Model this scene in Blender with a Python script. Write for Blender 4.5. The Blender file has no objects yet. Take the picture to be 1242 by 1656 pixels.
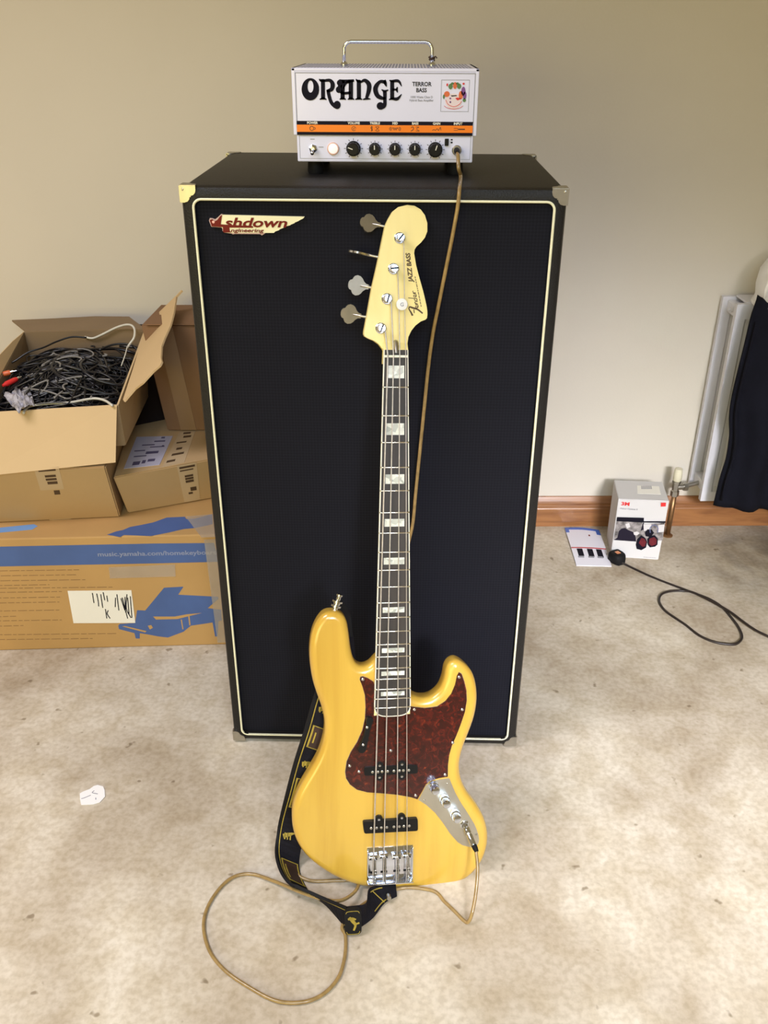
import bpy, bmesh, math, random
from mathutils import Vector, Matrix, noise
from mathutils.geometry import tessellate_polygon
random.seed(7)
PI = math.pi
S = bpy.context.scene
COL = S.collection

# ------------------------------------------------------------------ camera
cd = bpy.data.cameras.new('camera'); cam = bpy.data.objects.new('camera', cd); COL.objects.link(cam)
cd.sensor_fit = 'VERTICAL'; cd.sensor_height = 36.0
cd.lens = 36.0 * 1455.8685 / 1656.0
cd.clip_start = .02
_r = Vector((0.9997,0.0257,0.0036)); _d = Vector((0.0153,-0.4723,-0.8813)); _f = Vector((-0.021,0.8811,-0.4726))
cam.matrix_world = Matrix(((_r.x, -_d.x, -_f.x, 0.0538), (_r.y, -_d.y, -_f.y, -1.467), (_r.z, -_d.z, -_f.z, 1.3552), (0, 0, 0, 1)))
S.camera = cam

# ------------------------------------------------------------------ light and exposure
w = bpy.data.worlds.new('world'); S.world = w; w.use_nodes = True
w.node_tree.nodes['Background'].inputs[0].default_value = (1.0, .74, .33, 1)
w.node_tree.nodes['Background'].inputs[1].default_value = .30
S.view_settings.view_transform = 'Standard'; S.view_settings.look = 'None'
S.view_settings.exposure = 0.0; S.view_settings.gamma = 1.0
S.view_settings.use_curve_mapping = False
def area(name, loc, rot, size, power, color, spread=180):
    l = bpy.data.lights.new(name, 'AREA'); l.shape = 'RECTANGLE'; l.size, l.size_y = size
    l.energy = power; l.color = color; l.spread = math.radians(spread)
    o = bpy.data.objects.new(name, l); COL.objects.link(o); o.location = loc; o.rotation_euler = rot
    return o
def aim(loc, to): return (Vector(to) - Vector(loc)).to_track_quat('-Z', 'Y').to_euler()
# unseen ceiling panel; its spread is narrowed to dim the upper walls
area('ceiling_panel_light', (-1.35, -.75, 2.45), aim((-1.35, -.75, 2.45), (-1.25, -.75, 0)), (.6, 1.2), 32, (.94, .89, .98), 140)
# unseen fill lights added behind the camera: cool overhead, neutral right, warm left
area('cool_overhead_fill', (.2, -2.6, 2.3), aim((.2, -2.6, 2.3), (.2, -.6, 0)), (1.6, .8), 15, (.62, .80, 1.0), 90)
area('right_wall_fill', (1.0, -3.1, 1.9), aim((1.0, -3.1, 1.9), (.60, .98, -.30)), (.7, .4), 7.0, (.96, .94, 1.0), 30)
area('warm_left_fill', (-1.4, -3.2, 1.1), aim((-1.4, -3.2, 1.1), (-.5, .9, .5)), (1.8, 1.0), 19, (1.0, .84, .32), 130)

# ------------------------------------------------------------------ materials
MATS = {}
def mat(name, color, rough=.5, metal=0, coat=0, spec=.5, var=0, scale=8, bump=0, bscale=60, stretch=(1, 1, 1), color2=None, emit=None):
    """procedural principled material: base colour broken up by noise, with optional bump"""
    if name in MATS: return MATS[name]
    m = bpy.data.materials.new(name); m.use_nodes = True; nt = m.node_tree; N = nt.nodes; L = nt.links
    b = N['Principled BSDF']
    b.inputs['Roughness'].default_value = rough; b.inputs['Metallic'].default_value = metal
    b.inputs['Coat Weight'].default_value = coat; b.inputs['Coat Roughness'].default_value = .08
    b.inputs['Specular IOR Level'].default_value = spec
    tc = N.new('ShaderNodeTexCoord'); mp = N.new('ShaderNodeMapping'); mp.inputs['Scale'].default_value = stretch
    L.new(tc.outputs['Object'], mp.inputs['Vector'])
    nz = N.new('ShaderNodeTexNoise'); nz.inputs['Scale'].default_value = scale; nz.inputs['Detail'].default_value = 6
    L.new(mp.outputs[0], nz.inputs['Vector'])
    rp = N.new('ShaderNodeValToRGB'); L.new(nz.outputs['Fac'], rp.inputs[0])
    c = color; c2 = color2 or tuple(max(0, x * (1 - var)) for x in c)
    rp.color_ramp.elements[0].position = .35; rp.color_ramp.elements[1].position = .65
    rp.color_ramp.elements[0].color = (*c2, 1); rp.color_ramp.elements[1].color = (*c, 1)
    L.new(rp.outputs[0], b.inputs['Base Color'])
    if bump:
        n2 = N.new('ShaderNodeTexNoise'); n2.inputs['Scale'].default_value = bscale; n2.inputs['Detail'].default_value = 4
        L.new(mp.outputs[0], n2.inputs['Vector'])
        bp = N.new('ShaderNodeBump'); bp.inputs['Strength'].default_value = bump; bp.inputs['Distance'].default_value = .002
        L.new(n2.outputs['Fac'], bp.inputs['Height']); L.new(bp.outputs[0], b.inputs['Normal'])
    if emit:
        b.inputs['Emission Color'].default_value = (*emit[0], 1); b.inputs['Emission Strength'].default_value = emit[1]
    MATS[name] = m
    return m
def nodes_of(m): return m.node_tree.nodes, m.node_tree.links

def floor_mat():
    m = mat('concrete', (.56, .49, .385), rough=.62, spec=.35, bump=.25, bscale=45)
    N, L = nodes_of(m); b = N['Principled BSDF']; tc = N['Texture Coordinate']
    def nz(scale, det, lo, hi, c0, c1, dist=0):
        n = N.new('ShaderNodeTexNoise'); n.inputs['Scale'].default_value = scale; n.inputs['Detail'].default_value = det
        n.inputs['Distortion'].default_value = dist
        L.new(tc.outputs['Object'], n.inputs['Vector'])
        r = N.new('ShaderNodeValToRGB'); L.new(n.outputs['Fac'], r.inputs[0])
        r.color_ramp.elements[0].position = lo; r.color_ramp.elements[1].position = hi
        r.color_ramp.elements[0].color = (*c0, 1); r.color_ramp.elements[1].color = (*c1, 1)
        return r.outputs[0]
    def mul(a, bb, f=1):
        x = N.new('ShaderNodeMix'); x.data_type = 'RGBA'; x.blend_type = 'MULTIPLY'; x.inputs[0].default_value = f
        L.new(a, x.inputs[6]); L.new(bb, x.inputs[7]); return x.outputs[2]
    base = nz(3.4, 10, .36, .62, (.56, .475, .365), (.80, .725, .60), .4)
    mid = nz(17, 10, .36, .60, (.86, .83, .77), (1, 1, 1), .3)
    fine = nz(90, 6, .36, .60, (.84, .82, .78), (1, 1, 1))
    spots = nz(30, 2, .25, .30, (.42, .37, .30), (1, 1, 1))
    col = mul(mul(mul(base, mid), fine), spots, .8)
    # darker band: the slab gets darker towards the wall
    sx = N.new('ShaderNodeSeparateXYZ'); L.new(tc.outputs['Object'], sx.inputs[0])
    mr = N.new('ShaderNodeMapRange'); L.new(sx.outputs['Y'], mr.inputs[0])
    mr.inputs[1].default_value = -.45; mr.inputs[2].default_value = .15
    gr = N.new('ShaderNodeMix'); gr.data_type = 'RGBA'; gr.blend_type = 'MULTIPLY'
    L.new(mr.outputs[0], gr.inputs[0]); L.new(col, gr.inputs[6]); gr.inputs[7].default_value = (.80, .80, .80, 1)
    # darker blotches in a patch by the radiator
    gd = N.new('ShaderNodeVectorMath'); gd.operation = 'DISTANCE'
    L.new(tc.outputs['Object'], gd.inputs[0]); gd.inputs[1].default_value = (1.12, .80, 0)
    m2 = N.new('ShaderNodeMapRange'); L.new(gd.outputs['Value'], m2.inputs[0]); m2.inputs[1].default_value = .30; m2.inputs[2].default_value = .05
    st = nz(6, 5, .35, .6, (.32, .30, .28), (.8, .78, .74), 1.2)
    mm = N.new('ShaderNodeMix'); mm.data_type = 'RGBA'; mm.blend_type = 'MULTIPLY'
    L.new(m2.outputs[0], mm.inputs[0]); L.new(gr.outputs[2], mm.inputs[6]); L.new(st, mm.inputs[7])
    L.new(mm.outputs[2], b.inputs['Base Color'])
    return m
def tort_mat():
    m = mat('tortoiseshell', (.08, .010, .006), rough=.22, coat=.5)
    N, L = nodes_of(m); b = N['Principled BSDF']; tc = N['Texture Coordinate']
    n = N.new('ShaderNodeTexNoise'); n.inputs['Scale'].default_value = 95; n.inputs['Detail'].default_value = 7; n.inputs['Roughness'].default_value = .62; n.inputs['Distortion'].default_value = 1.1
    L.new(tc.outputs['Object'], n.inputs['Vector'])
    r = N.new('ShaderNodeValToRGB'); L.new(n.outputs['Fac'], r.inputs[0]); e = r.color_ramp.elements
    e[0].position = .36; e[0].color = (.018, .0035, .0035, 1); e[1].position = .82; e[1].color = (.62, .20, .05, 1)
    k = e.new(.57); k.color = (.060, .007, .005, 1); k = e.new(.66); k.color = (.12, .015, .007, 1); k = e.new(.73); k.color = (.42, .10, .02, 1)
    L.new(r.outputs[0], b.inputs['Base Color']); return m
def pearl_mat():
    m = mat('pearloid', (.62, .62, .55), rough=.25, coat=.4)
    N, L = nodes_of(m); b = N['Principled BSDF']; tc = N['Texture Coordinate']
    v = N.new('ShaderNodeTexVoronoi'); v.inputs['Scale'].default_value = 120
    L.new(tc.outputs['Object'], v.inputs['Vector'])
    r = N.new('ShaderNodeValToRGB'); L.new(v.outputs['Color'], r.inputs[0])
    r.color_ramp.elements[0].color = (.30, .32, .28, 1); r.color_ramp.elements[1].color = (.92, .93, .82, 1)
    L.new(r.outputs[0], b.inputs['Base Color']); return m
def grille_mat():
    m = mat('grille_cloth', (.012, .013, .017), rough=.8, spec=.12)
    N, L = nodes_of(m); b = N['Principled BSDF']; tc = N['Texture Coordinate']
    w1 = N.new('ShaderNodeTexChecker'); w1.inputs['Scale'].default_value = 260
    mp = N.new('ShaderNodeMapping'); mp.inputs['Rotation'].default_value = (0, math.radians(45), 0)
    L.new(tc.outputs['Object'], mp.inputs['Vector']); L.new(mp.outputs[0], w1.inputs['Vector'])
    w1.inputs['Color1'].default_value = (.0070, .0074, .0115, 1); w1.inputs['Color2'].default_value = (.0100, .0104, .0155, 1)
    L.new(w1.outputs['Color'], b.inputs['Base Color'])
    bp = N.new('ShaderNodeBump'); bp.inputs['Strength'].default_value = .12; bp.inputs['Distance'].default_value = .0005
    L.new(w1.outputs['Fac'], bp.inputs['Height']); L.new(bp.outputs[0], b.inputs['Normal'])
    return m
def wood_mat(name, c1, c2, scale=9, stretch=(9, 9, .8), rough=.3, coat=.6, bump=0):
    m = mat(name, c1, rough=rough, coat=coat, color2=c2, scale=scale, stretch=stretch, bump=bump)
    N, L = nodes_of(m); r = [n for n in N if n.type == 'VALTORGB'][0]
    r.color_ramp.elements[0].position = .25; r.color_ramp.elements[1].position = .60
    nz = [n for n in N if n.type == 'TEX_NOISE'][0]; nz.inputs['Distortion'].default_value = .6
    return m
M_wall = mat('wall_paint', (.68, .635, .54), rough=.75, spec=.2, var=.03, scale=3, bump=.12, bscale=150)
M_floor = floor_mat()
M_base = wood_mat('stained_pine', (.34, .15, .052), (.17, .062, .022), scale=6, stretch=(.8, 8, 8), rough=.35, coat=.25)
M_tolex = mat('black_vinyl', (.0105, .0095, .009), rough=.45, spec=.3, bump=.5, bscale=420)
M_grille = grille_mat()
M_cream = mat('cream_piping', (.86, .84, .60), rough=.4, var=.06, scale=30)
M_chrome = mat('chrome', (.72, .76, .86), rough=.13, metal=1, var=.05)
M_nickel = mat('dull_nickel', (.50, .48, .43), rough=.34, metal=1, var=.15, scale=40)
M_plate = mat('brushed_control_plate', (.60, .57, .48), rough=.38, metal=1, var=.1, scale=30)
M_body = wood_mat('amber_ash', (.64, .405, .062), (.50, .285, .034), scale=3.6, stretch=(7, 7, .7), rough=.28, coat=.7)
M_maple = wood_mat('maple', (.90, .76, .31), (.85, .68, .25), scale=5, stretch=(6, 6, .8), rough=.5, coat=.08)
M_rose = wood_mat('ebony_board', (.030, .022, .016), (.012, .010, .008), scale=8, stretch=(9, 9, .7), rough=.55, coat=0)
M_bind = mat('ivory_binding', (.86, .82, .66), rough=.35, var=.04)
M_fret = mat('fret_wire', (.80, .77, .68), rough=.22, metal=1)
M_string = mat('steel_string', (.60, .55, .50), rough=.4, metal=.45, var=.15, scale=200)
M_tort = tort_mat(); M_pearl = pearl_mat()
M_blackp = mat('black_plastic', (.009, .009, .009), rough=.38, var=.2, spec=.22)
M_matteb = mat('matte_black_rubber', (.008, .008, .009), rough=.65, var=.2, spec=.2)
M_white = mat('white_enamel', (.79, .80, 1.0), rough=.28, coat=.2, var=.02)
M_whitep = mat('white_plastic', (.82, .81, .78), rough=.35, var=.03)
M_orange = mat('orange_band', (1.0, .24, .008), rough=.35, var=.03)
M_bandb = mat('black_band', (.010, .008, .018), rough=.5, var=.1, spec=.1)
M_ink = mat('black_ink', (.008, .007, .014), rough=.6, var=.1, spec=.1)
M_inkbrown = mat('brown_ink', (.085, .048, .022), rough=.7, var=.2)
M_inkred = mat('dark_red_print', (.16, .014, .009), rough=.5, var=.1, spec=.15)
M_inkgrey = mat('grey_ink', (.30, .30, .34), rough=.6, var=.1)
M_red = mat('red_print', (.70, .03, .03), rough=.4, var=.05)
M_green = mat('green_print', (.10, .22, .07), rough=.4, var=.1)
M_purple = mat('purple_print', (.22, .07, .30), rough=.4, var=.1)
M_orprint = mat('orange_print', (.75, .16, .05), rough=.4, var=.1)
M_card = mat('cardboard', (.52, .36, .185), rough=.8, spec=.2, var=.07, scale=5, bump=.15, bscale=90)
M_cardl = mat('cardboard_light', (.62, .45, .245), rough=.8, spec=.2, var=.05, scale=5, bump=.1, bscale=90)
M_cardd = mat('cardboard_brown', (.235, .135, .072), rough=.8, spec=.2, var=.10, scale=5, bump=.15, bscale=90)
M_cardk = mat('cardboard_ochre', (.50, .305, .115), rough=.75, spec=.25, var=.10, scale=6, bump=.15, bscale=60)
M_clear = mat('clear_tape', (.62, .56, .46), rough=.12, spec=.6, var=.1, scale=30)
M_clear.node_tree.nodes['Principled BSDF'].inputs['Alpha'].default_value = .28
M_tape = mat('packing_tape', (.58, .44, .27), rough=.25, spec=.6, var=.06, scale=14)
M_blue = mat('blue_print', (.065, .125, .33), rough=.6, var=.12, scale=12)
M_bluel = mat('light_blue_print', (.16, .33, .66), rough=.6, var=.1)
M_bluetxt = mat('pale_blue_lettering', (.26, .30, .44), rough=.6, var=.1)
M_paper = mat('white_paper', (.84, .82, .74), rough=.7, var=.03)
M_label = mat('shipping_label', (.50, .49, .62), rough=.4, var=.05)
M_cable = mat('clear_gold_cable', (.36, .235, .085), rough=.25, coat=.5, var=.25, scale=90)
M_navy = mat('navy_cloth', (.006, .0065, .0125), rough=.9, spec=.15, var=.25, scale=14, bump=.6, bscale=220)
M_rad = mat('radiator_enamel', (.66, .66, .70), rough=.3, var=.04)
M_copper = mat('tarnished_copper', (.34, .19, .085), rough=.4, metal=.8, var=.4, scale=30)
M_strap = mat('black_strap_webbing', (.011, .010, .014), spec=.15, rough=.8, var=.3, scale=60, bump=.4, bscale=300)
M_strapb = mat('brown_strap_panel', (.045, .020, .012), rough=.6, var=.3, scale=40)
M_gold = mat('gold_thread', (.42, .31, .04), rough=.6, var=.3, scale=80)
M_glow = mat('switch_lens', (1.0, .93, .90), rough=.3, emit=((1.0, .92, .88), .35))

# ------------------------------------------------------------------ helpers
def link(name, me, m=None, parent=None, smooth=False):
    o = bpy.data.objects.new(name, me); COL.objects.link(o)
    if m: me.materials.append(m)
    if parent: o.parent = parent
    if smooth: me.polygons.foreach_set('use_smooth', [True] * len(me.polygons))
    return o
def obj(name, bm, m, parent=None, smooth=False, ang=None, fix=True):
    if fix: bmesh.ops.recalc_face_normals(bm, faces=bm.faces)
    me = bpy.data.meshes.new(name); bm.to_mesh(me); bm.free()
    o = link(name, me, m, parent, smooth)
    if ang is not None:
        me.polygons.foreach_set('use_smooth', [True] * len(me.polygons))
        me.set_sharp_from_angle(angle=math.radians(ang))
    return o
def tag(o, label=None, cat=None, group=None, kind=None):
    for k, v in (('label', label), ('category', cat), ('group', group), ('kind', kind)):
        if v: o[k] = v
    return o
def empty(name, loc, label, cat, rot=None, group=None):
    o = bpy.data.objects.new(name, None); COL.objects.link(o); o.empty_display_size = .05
    if rot is None: o.location = loc
    else: o.matrix_world = Matrix.Translation(loc) @ rot.to_4x4()
    return tag(o, label, cat, group)
class Warped:
    """a slightly twisted carton face between four corners; a and b in metres from the top left corner"""
    def __init__(s, tl, tr, bl, br, n): s.c = (tl, tr, bl, br); s.w = (tr - tl).length; s.h = (bl - tl).length; s.n = n
    def p(s, a, b, h=0):
        u, v = a / s.w, -b / s.h; return s.c[0].lerp(s.c[1], u).lerp(s.c[2].lerp(s.c[3], u), v) + s.n * h
class F:
    """a flat frame: origin and three axes; p(a, b, h) is a point at a, b in the plane and h above it"""
    def __init__(s, o, e1, e2, n): s.o, s.e1, s.e2, s.n = map(Vector, (o, e1, e2, n))
    def p(s, a, b, h=0): return s.o + s.e1 * a + s.e2 * b + s.n * h
def add_box(bm, lo, hi, T=None, bev=0, seg=2):
    T = T or (lambda x, y, z: Vector((x, y, z)))
    vs = [bm.verts.new(T(x, y, z)) for x in (lo[0], hi[0]) for y in (lo[1], hi[1]) for z in (lo[2], hi[2])]
    fs = [bm.faces.new([vs[i] for i in q]) for q in ((0, 1, 3, 2), (4, 6, 7, 5), (0, 4, 5, 1), (2, 3, 7, 6), (0, 2, 6, 4), (1, 5, 7, 3))]
    if bev:
        es = list({e for f in fs for e in f.edges})
        bmesh.ops.bevel(bm, geom=es, offset=bev, segments=seg, affect='EDGES', profile=.5, clamp_overlap=True)
def add_hexa(bm, c, bev=0, seg=2, cuts=0):
    """c: 8 corners, bottom ring then top ring, same order"""
    vs = [bm.verts.new(p) for p in c]
    fs = [bm.faces.new([vs[i] for i in q]) for q in ((3, 2, 1, 0), (4, 5, 6, 7), (0, 1, 5, 4), (1, 2, 6, 5), (2, 3, 7, 6), (3, 0, 4, 7))]
    es = list({e for f in fs for e in f.edges})
    if cuts:
        bmesh.ops.subdivide_edges(bm, edges=es, cuts=cuts, use_grid_fill=True)
        bm.normal_update()
        es = [e for e in bm.edges if len(e.link_faces) == 2 and e.calc_face_angle() > .8]
    if bev: bmesh.ops.bevel(bm, geom=es, offset=bev, segments=seg, affect='EDGES', clamp_overlap=True)
def add_poly(bm, pts, fr, h0, h1):
    """closed 2D outline in frame fr extruded from h0 to h1"""
    tri = tessellate_polygon([[Vector((p[0], p[1], 0)) for p in pts]])
    a = [bm.verts.new(fr.p(p[0], p[1], h0)) for p in pts]; b = [bm.verts.new(fr.p(p[0], p[1], h1)) for p in pts]
    for t in tri:
        try: bm.faces.new([b[i] for i in t]); bm.faces.new([a[i] for i in reversed(t)])
        except ValueError: pass
    n = len(pts)
    for i in range(n):
        j = (i + 1) % n
        bm.faces.new((a[i], a[j], b[j], b[i]))
def smooth_closed(pts, sub=4):
    out = []; n = len(pts)
    for i in range(n):
        p0, p1, p2, p3 = (Vector(pts[(i + k) % n]) for k in (-1, 0, 1, 2))
        for s in range(sub):
            t = s / sub
            out.append(.5 * (2 * p1 + (p2 - p0) * t + (2 * p0 - 5 * p1 + 4 * p2 - p3) * t * t + (3 * p1 - p0 - 3 * p2 + p3) * t ** 3))
    return out
def smooth_open(pts, sub=6):
    pts = [Vector(p) for p in pts]; out = []; n = len(pts)
    for i in range(n - 1):
        p1, p2 = pts[i], pts[i + 1]; p0 = pts[i - 1] if i else p1 * 2 - p2; p3 = pts[i + 2] if i + 2 < n else p2 * 2 - p1
        for s in range(sub):
            t = s / sub
            out.append(.5 * (2 * p1 + (p2 - p0) * t + (2 * p0 - 5 * p1 + 4 * p2 - p3) * t * t + (3 * p1 - p0 - 3 * p2 + p3) * t ** 3))
    out.append(pts[-1]); return out
def add_tube(bm, pts, r, sides=8, closed=False, caps=True):
    pts = [Vector(p) for p in pts]; n = len(pts); rings = []
    rr = r if callable(r) else (lambda i: r)
    up = None
    for i, p in enumerate(pts):
        t = (pts[(i + 1) % n] - pts[i - 1]) if closed else (pts[min(i + 1, n - 1)] - pts[max(i - 1, 0)])
        if t.length < 1e-9: t = Vector((0, 0, 1))
        t.normalize()
        if up is None: up = t.orthogonal().normalized()
        up = (up - t * up.dot(t)); up = up.normalized() if up.length > 1e-6 else t.orthogonal().normalized()
        v = t.cross(up)
        rings.append([bm.verts.new(p + (up * math.cos(2 * PI * k / sides) + v * math.sin(2 * PI * k / sides)) * rr(i)) for k in range(sides)])
    for i in range(n if closed else n - 1):
        a, b = rings[i], rings[(i + 1) % n]
        for k in range(sides): bm.faces.new((a[k], a[(k + 1) % sides], b[(k + 1) % sides], b[k]))
    if caps and not closed: bm.faces.new(rings[0][::-1]); bm.faces.new(rings[-1])
def add_lathe(bm, prof, o, ax, sides=20):
    """prof: (radius, height) pairs turned about axis ax through o"""
    o = Vector(o); ax = Vector(ax).normalized(); u = ax.orthogonal().normalized(); v = ax.cross(u); rings = []
    for r, h in prof:
        rings.append([bm.verts.new(o + ax * h + (u * math.cos(2 * PI * k / sides) + v * math.sin(2 * PI * k / sides)) * max(r, 1e-5)) for k in range(sides)])
    for a, b in zip(rings, rings[1:]):
        for k in range(sides): bm.faces.new((a[k], a[(k + 1) % sides], b[(k + 1) % sides], b[k]))
    bm.faces.new(rings[0][::-1]); bm.faces.new(rings[-1])
def stroke(bm, pts, wd, fr, h0, h1, sub=5, closed=False):
    """a pen stroke of varying width wd (a number or one per point) lying in frame fr"""
    n = len(pts)
    ws = wd if isinstance(wd, (list, tuple)) else [wd] * n
    P = smooth_open([(p[0], p[1], q) for p, q in zip(pts, ws)], sub) if n > 2 else [Vector((p[0], p[1], q)) for p, q in zip(pts, ws)]
    A = []; B = []
    for i, p in enumerate(P):
        t = P[min(i + 1, len(P) - 1)] - P[max(i - 1, 0)]; t = Vector((t.x, t.y)); t = t.normalized() if t.length > 1e-9 else Vector((1, 0))
        nx = Vector((-t.y, t.x)) * p.z / 2
        A.append((p.x + nx.x, p.y + nx.y)); B.append((p.x - nx.x, p.y - nx.y))
    ta = [bm.verts.new(fr.p(*q, h1)) for q in A]; tb = [bm.verts.new(fr.p(*q, h1)) for q in B]
    ba = [bm.verts.new(fr.p(*q, h0)) for q in A]; bb = [bm.verts.new(fr.p(*q, h0)) for q in B]
    for i in range(len(P) - 1):
        bm.faces.new((ta[i], ta[i + 1], tb[i + 1], tb[i])); bm.faces.new((ba[i], bb[i], bb[i + 1], ba[i + 1]))
        bm.faces.new((ta[i], ba[i], ba[i + 1], ta[i + 1])); bm.faces.new((tb[i], tb[i + 1], bb[i + 1], bb[i]))
def circ(cx, cy, r, n=16, ry=None): return [(cx + r * math.cos(2 * PI * k / n), cy + (ry or r) * math.sin(2 * PI * k / n)) for k in range(n)]
def rrect(x0, y0, x1, y1, r, n=5):
    out = []
    for cx, cy, a in ((x1 - r, y1 - r, 0), (x0 + r, y1 - r, 90), (x0 + r, y0 + r, 180), (x1 - r, y0 + r, 270)):
        for k in range(n + 1): out.append((cx + r * math.cos(math.radians(a + 90 * k / n)), cy + r * math.sin(math.radians(a + 90 * k / n))))
    return out
def decal(name, polys, fr, m, parent, h=.0004, h0=.00005, join=False):
    first = None
    for grp in ([polys] if join else [[p] for p in polys]):
        bm = bmesh.new()
        for p in grp: add_poly(bm, p, fr, h0, h)
        o = obj(name, bm, m, parent); first = first or o
    return first
def text_obj(name, txt, fr, x, y, size, m, parent, h=.0004, bold=0, shear=0, align='LEFT', xs=1.0, rot=0, h0=.0001):
    """lettering from the built-in font lying in frame fr at x, y (baseline)"""
    c = bpy.data.curves.new('lettering', 'FONT'); c.body = txt; c.size = size; c.align_x = align; c.offset = bold; c.shear = shear; c.resolution_u = 3
    t = bpy.data.objects.new('lettering', c); COL.objects.link(t)
    dg = bpy.context.evaluated_depsgraph_get(); me = bpy.data.meshes.new_from_object(t.evaluated_get(dg))
    bpy.data.objects.remove(t); bpy.data.curves.remove(c)
    ca, sa = math.cos(rot), math.sin(rot)
    for v in me.vertices:
        a, b = v.co.x * xs, v.co.y
        v.co = fr.p(x + a * ca - b * sa, y + a * sa + b * ca, h)
    me.materials.clear(); me.update()
    return link(name, me, m, parent)
def dashes(bm, fr, x0, x1, y, hgt, rnd, hh=.0003, lo=.006, hi=.022, gap=.004):
    """a line of illegible small print: broken bars"""
    x = x0
    while x < x1:
        l = rnd.uniform(lo, hi); add_poly(bm, [(x, y), (min(x + l, x1), y), (min(x + l, x1), y + hgt), (x, y + hgt)], fr, .00005, hh); x += l + gap
def slab(bm, ring, th):
    """a sheet with thickness th from a 3D outline (roughly planar)"""
    ring = [Vector(p) for p in ring]; n = Vector((0, 0, 0)); c = sum(ring, Vector()) / len(ring)
    for i in range(len(ring)): n += (ring[i] - c).cross(ring[(i + 1) % len(ring)] - c)
    n.normalize(); e1 = (ring[1] - ring[0]).normalized(); e2 = n.cross(e1)
    if len(ring) == 4:
        add_hexa(bm, [p - n * th / 2 for p in ring] + [p + n * th / 2 for p in ring]); return
    tri = tessellate_polygon([[Vector(((p - c).dot(e1), (p - c).dot(e2), 0)) for p in ring]])
    a = [bm.verts.new(p - n * th / 2) for p in ring]; b = [bm.verts.new(p + n * th / 2) for p in ring]
    for t in tri: bm.faces.new([b[i] for i in t]); bm.faces.new([a[i] for i in reversed(t)])
    for i in range(len(ring)):
        j = (i + 1) % len(ring); bm.faces.new((a[i], a[j], b[j], b[i]))

# ------------------------------------------------------------------ the room
def structure(name, bm, m): o = obj(name, bm, m); o['kind'] = 'structure'; return o
bm = bmesh.new(); add_box(bm, (-3.2, -3.6, -.08), (3.2, 1.6, 0)); structure('floor', bm, M_floor)
WA = math.atan(.0405); WU = Vector((math.cos(WA), math.sin(WA), 0)); WN = Vector((math.sin(WA), -math.cos(WA), 0))
RM = F((0, .979, 0), WU, (0, 0, 1), WN)                              # along the wall, up, out into the room
bm = bmesh.new(); add_box(bm, (-3.1, 0, -.12), (3.1, 2.6, 0), RM.p); structure('wall_back', bm, M_wall)
bm = bmesh.new()
prof = [(0, 0), (.018, 0), (.018, .060), (.0165, .063), (.0165, .068), (.0135, .072), (.0135, .078), (.010, .083), (.007, .090), (.004, .096), (0, .097)]
ra = [bm.verts.new(RM.p(-3.1, z, h)) for h, z in prof]; rb = [bm.verts.new(RM.p(3.1, z, h)) for h, z in prof]
for i in range(len(prof) - 1): bm.faces.new((ra[i], ra[i + 1], rb[i + 1], rb[i]))
bm.faces.new(ra); bm.faces.new(rb[::-1])
structure('baseboard_back', bm, M_base)

# ------------------------------------------------------------------ the speaker cabinet
CW, CH, CD = .6046, 1.1394, .4326
HW = CW / 2
cab = empty('speaker_cabinet', (0, CD / 2, 0), 'tall black vinyl bass speaker cabinet with cream piping standing behind the bass', 'speaker cabinet')
def cabp(x, y, z): return Vector((x, y - CD / 2, z))
CF = F((0, -CD / 2, 0), (1, 0, 0), (0, 0, 1), (0, -1, 0))
bm = bmesh.new()
o_ = rrect(-HW, .006, HW, CH, .012, 4); i_ = rrect(-HW + .019, .024, HW - .019, CH - .019, .014, 4); n = len(o_)
yo = [(-HW, 0)]
# shell: rounded front edge, flat sides, recessed front rebate
rings = []
for inset, y in ((.0, CD), (.0, .010), (.003, .003), (.010, 0)):
    rings.append([bm.verts.new(cabp(x * (1 - inset / HW), y, .006 + (z - .006) * (1 - 2 * inset / CH) + inset)) for x, z in o_])
rings.append([bm.verts.new(cabp(x, 0, z)) for x, z in i_]); rings.append([bm.verts.new(cabp(x, .0135, z)) for x, z in i_])
for a, b in zip(rings, rings[1:]):
    for k in range(n): bm.faces.new((a[k], a[(k + 1) % n], b[(k + 1) % n], b[k]))
bm.faces.new(rings[0]); bm.faces.new(rings[-1])
obj('carcass', bm, M_tolex, cab, ang=40)
bm = bmesh.new(); g = rrect(-HW + .0195, .0245, HW - .0195, CH - .0195, .012, 4); add_poly(bm, g, CF, -.0130, -.0105); obj('grille', bm, M_grille, cab)
bm = bmesh.new(); path = [CF.p(x, z, -.0015) for x, z in rrect(-.2835, .022, .2835, 1.1195, .013, 6)]
add_tube(bm, path, .0023, 8, closed=True); obj('piping', bm, M_cream, cab, smooth=True)
for x in (-.25, .25):
    for y in (.04, .39):
        bm = bmesh.new(); add_lathe(bm, [(.014, 0), (.016, .004), (.016, .0062)], cabp(x, y, 0), (0, 0, 1), 12); obj('foot', bm, M_matteb, cab)
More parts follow.
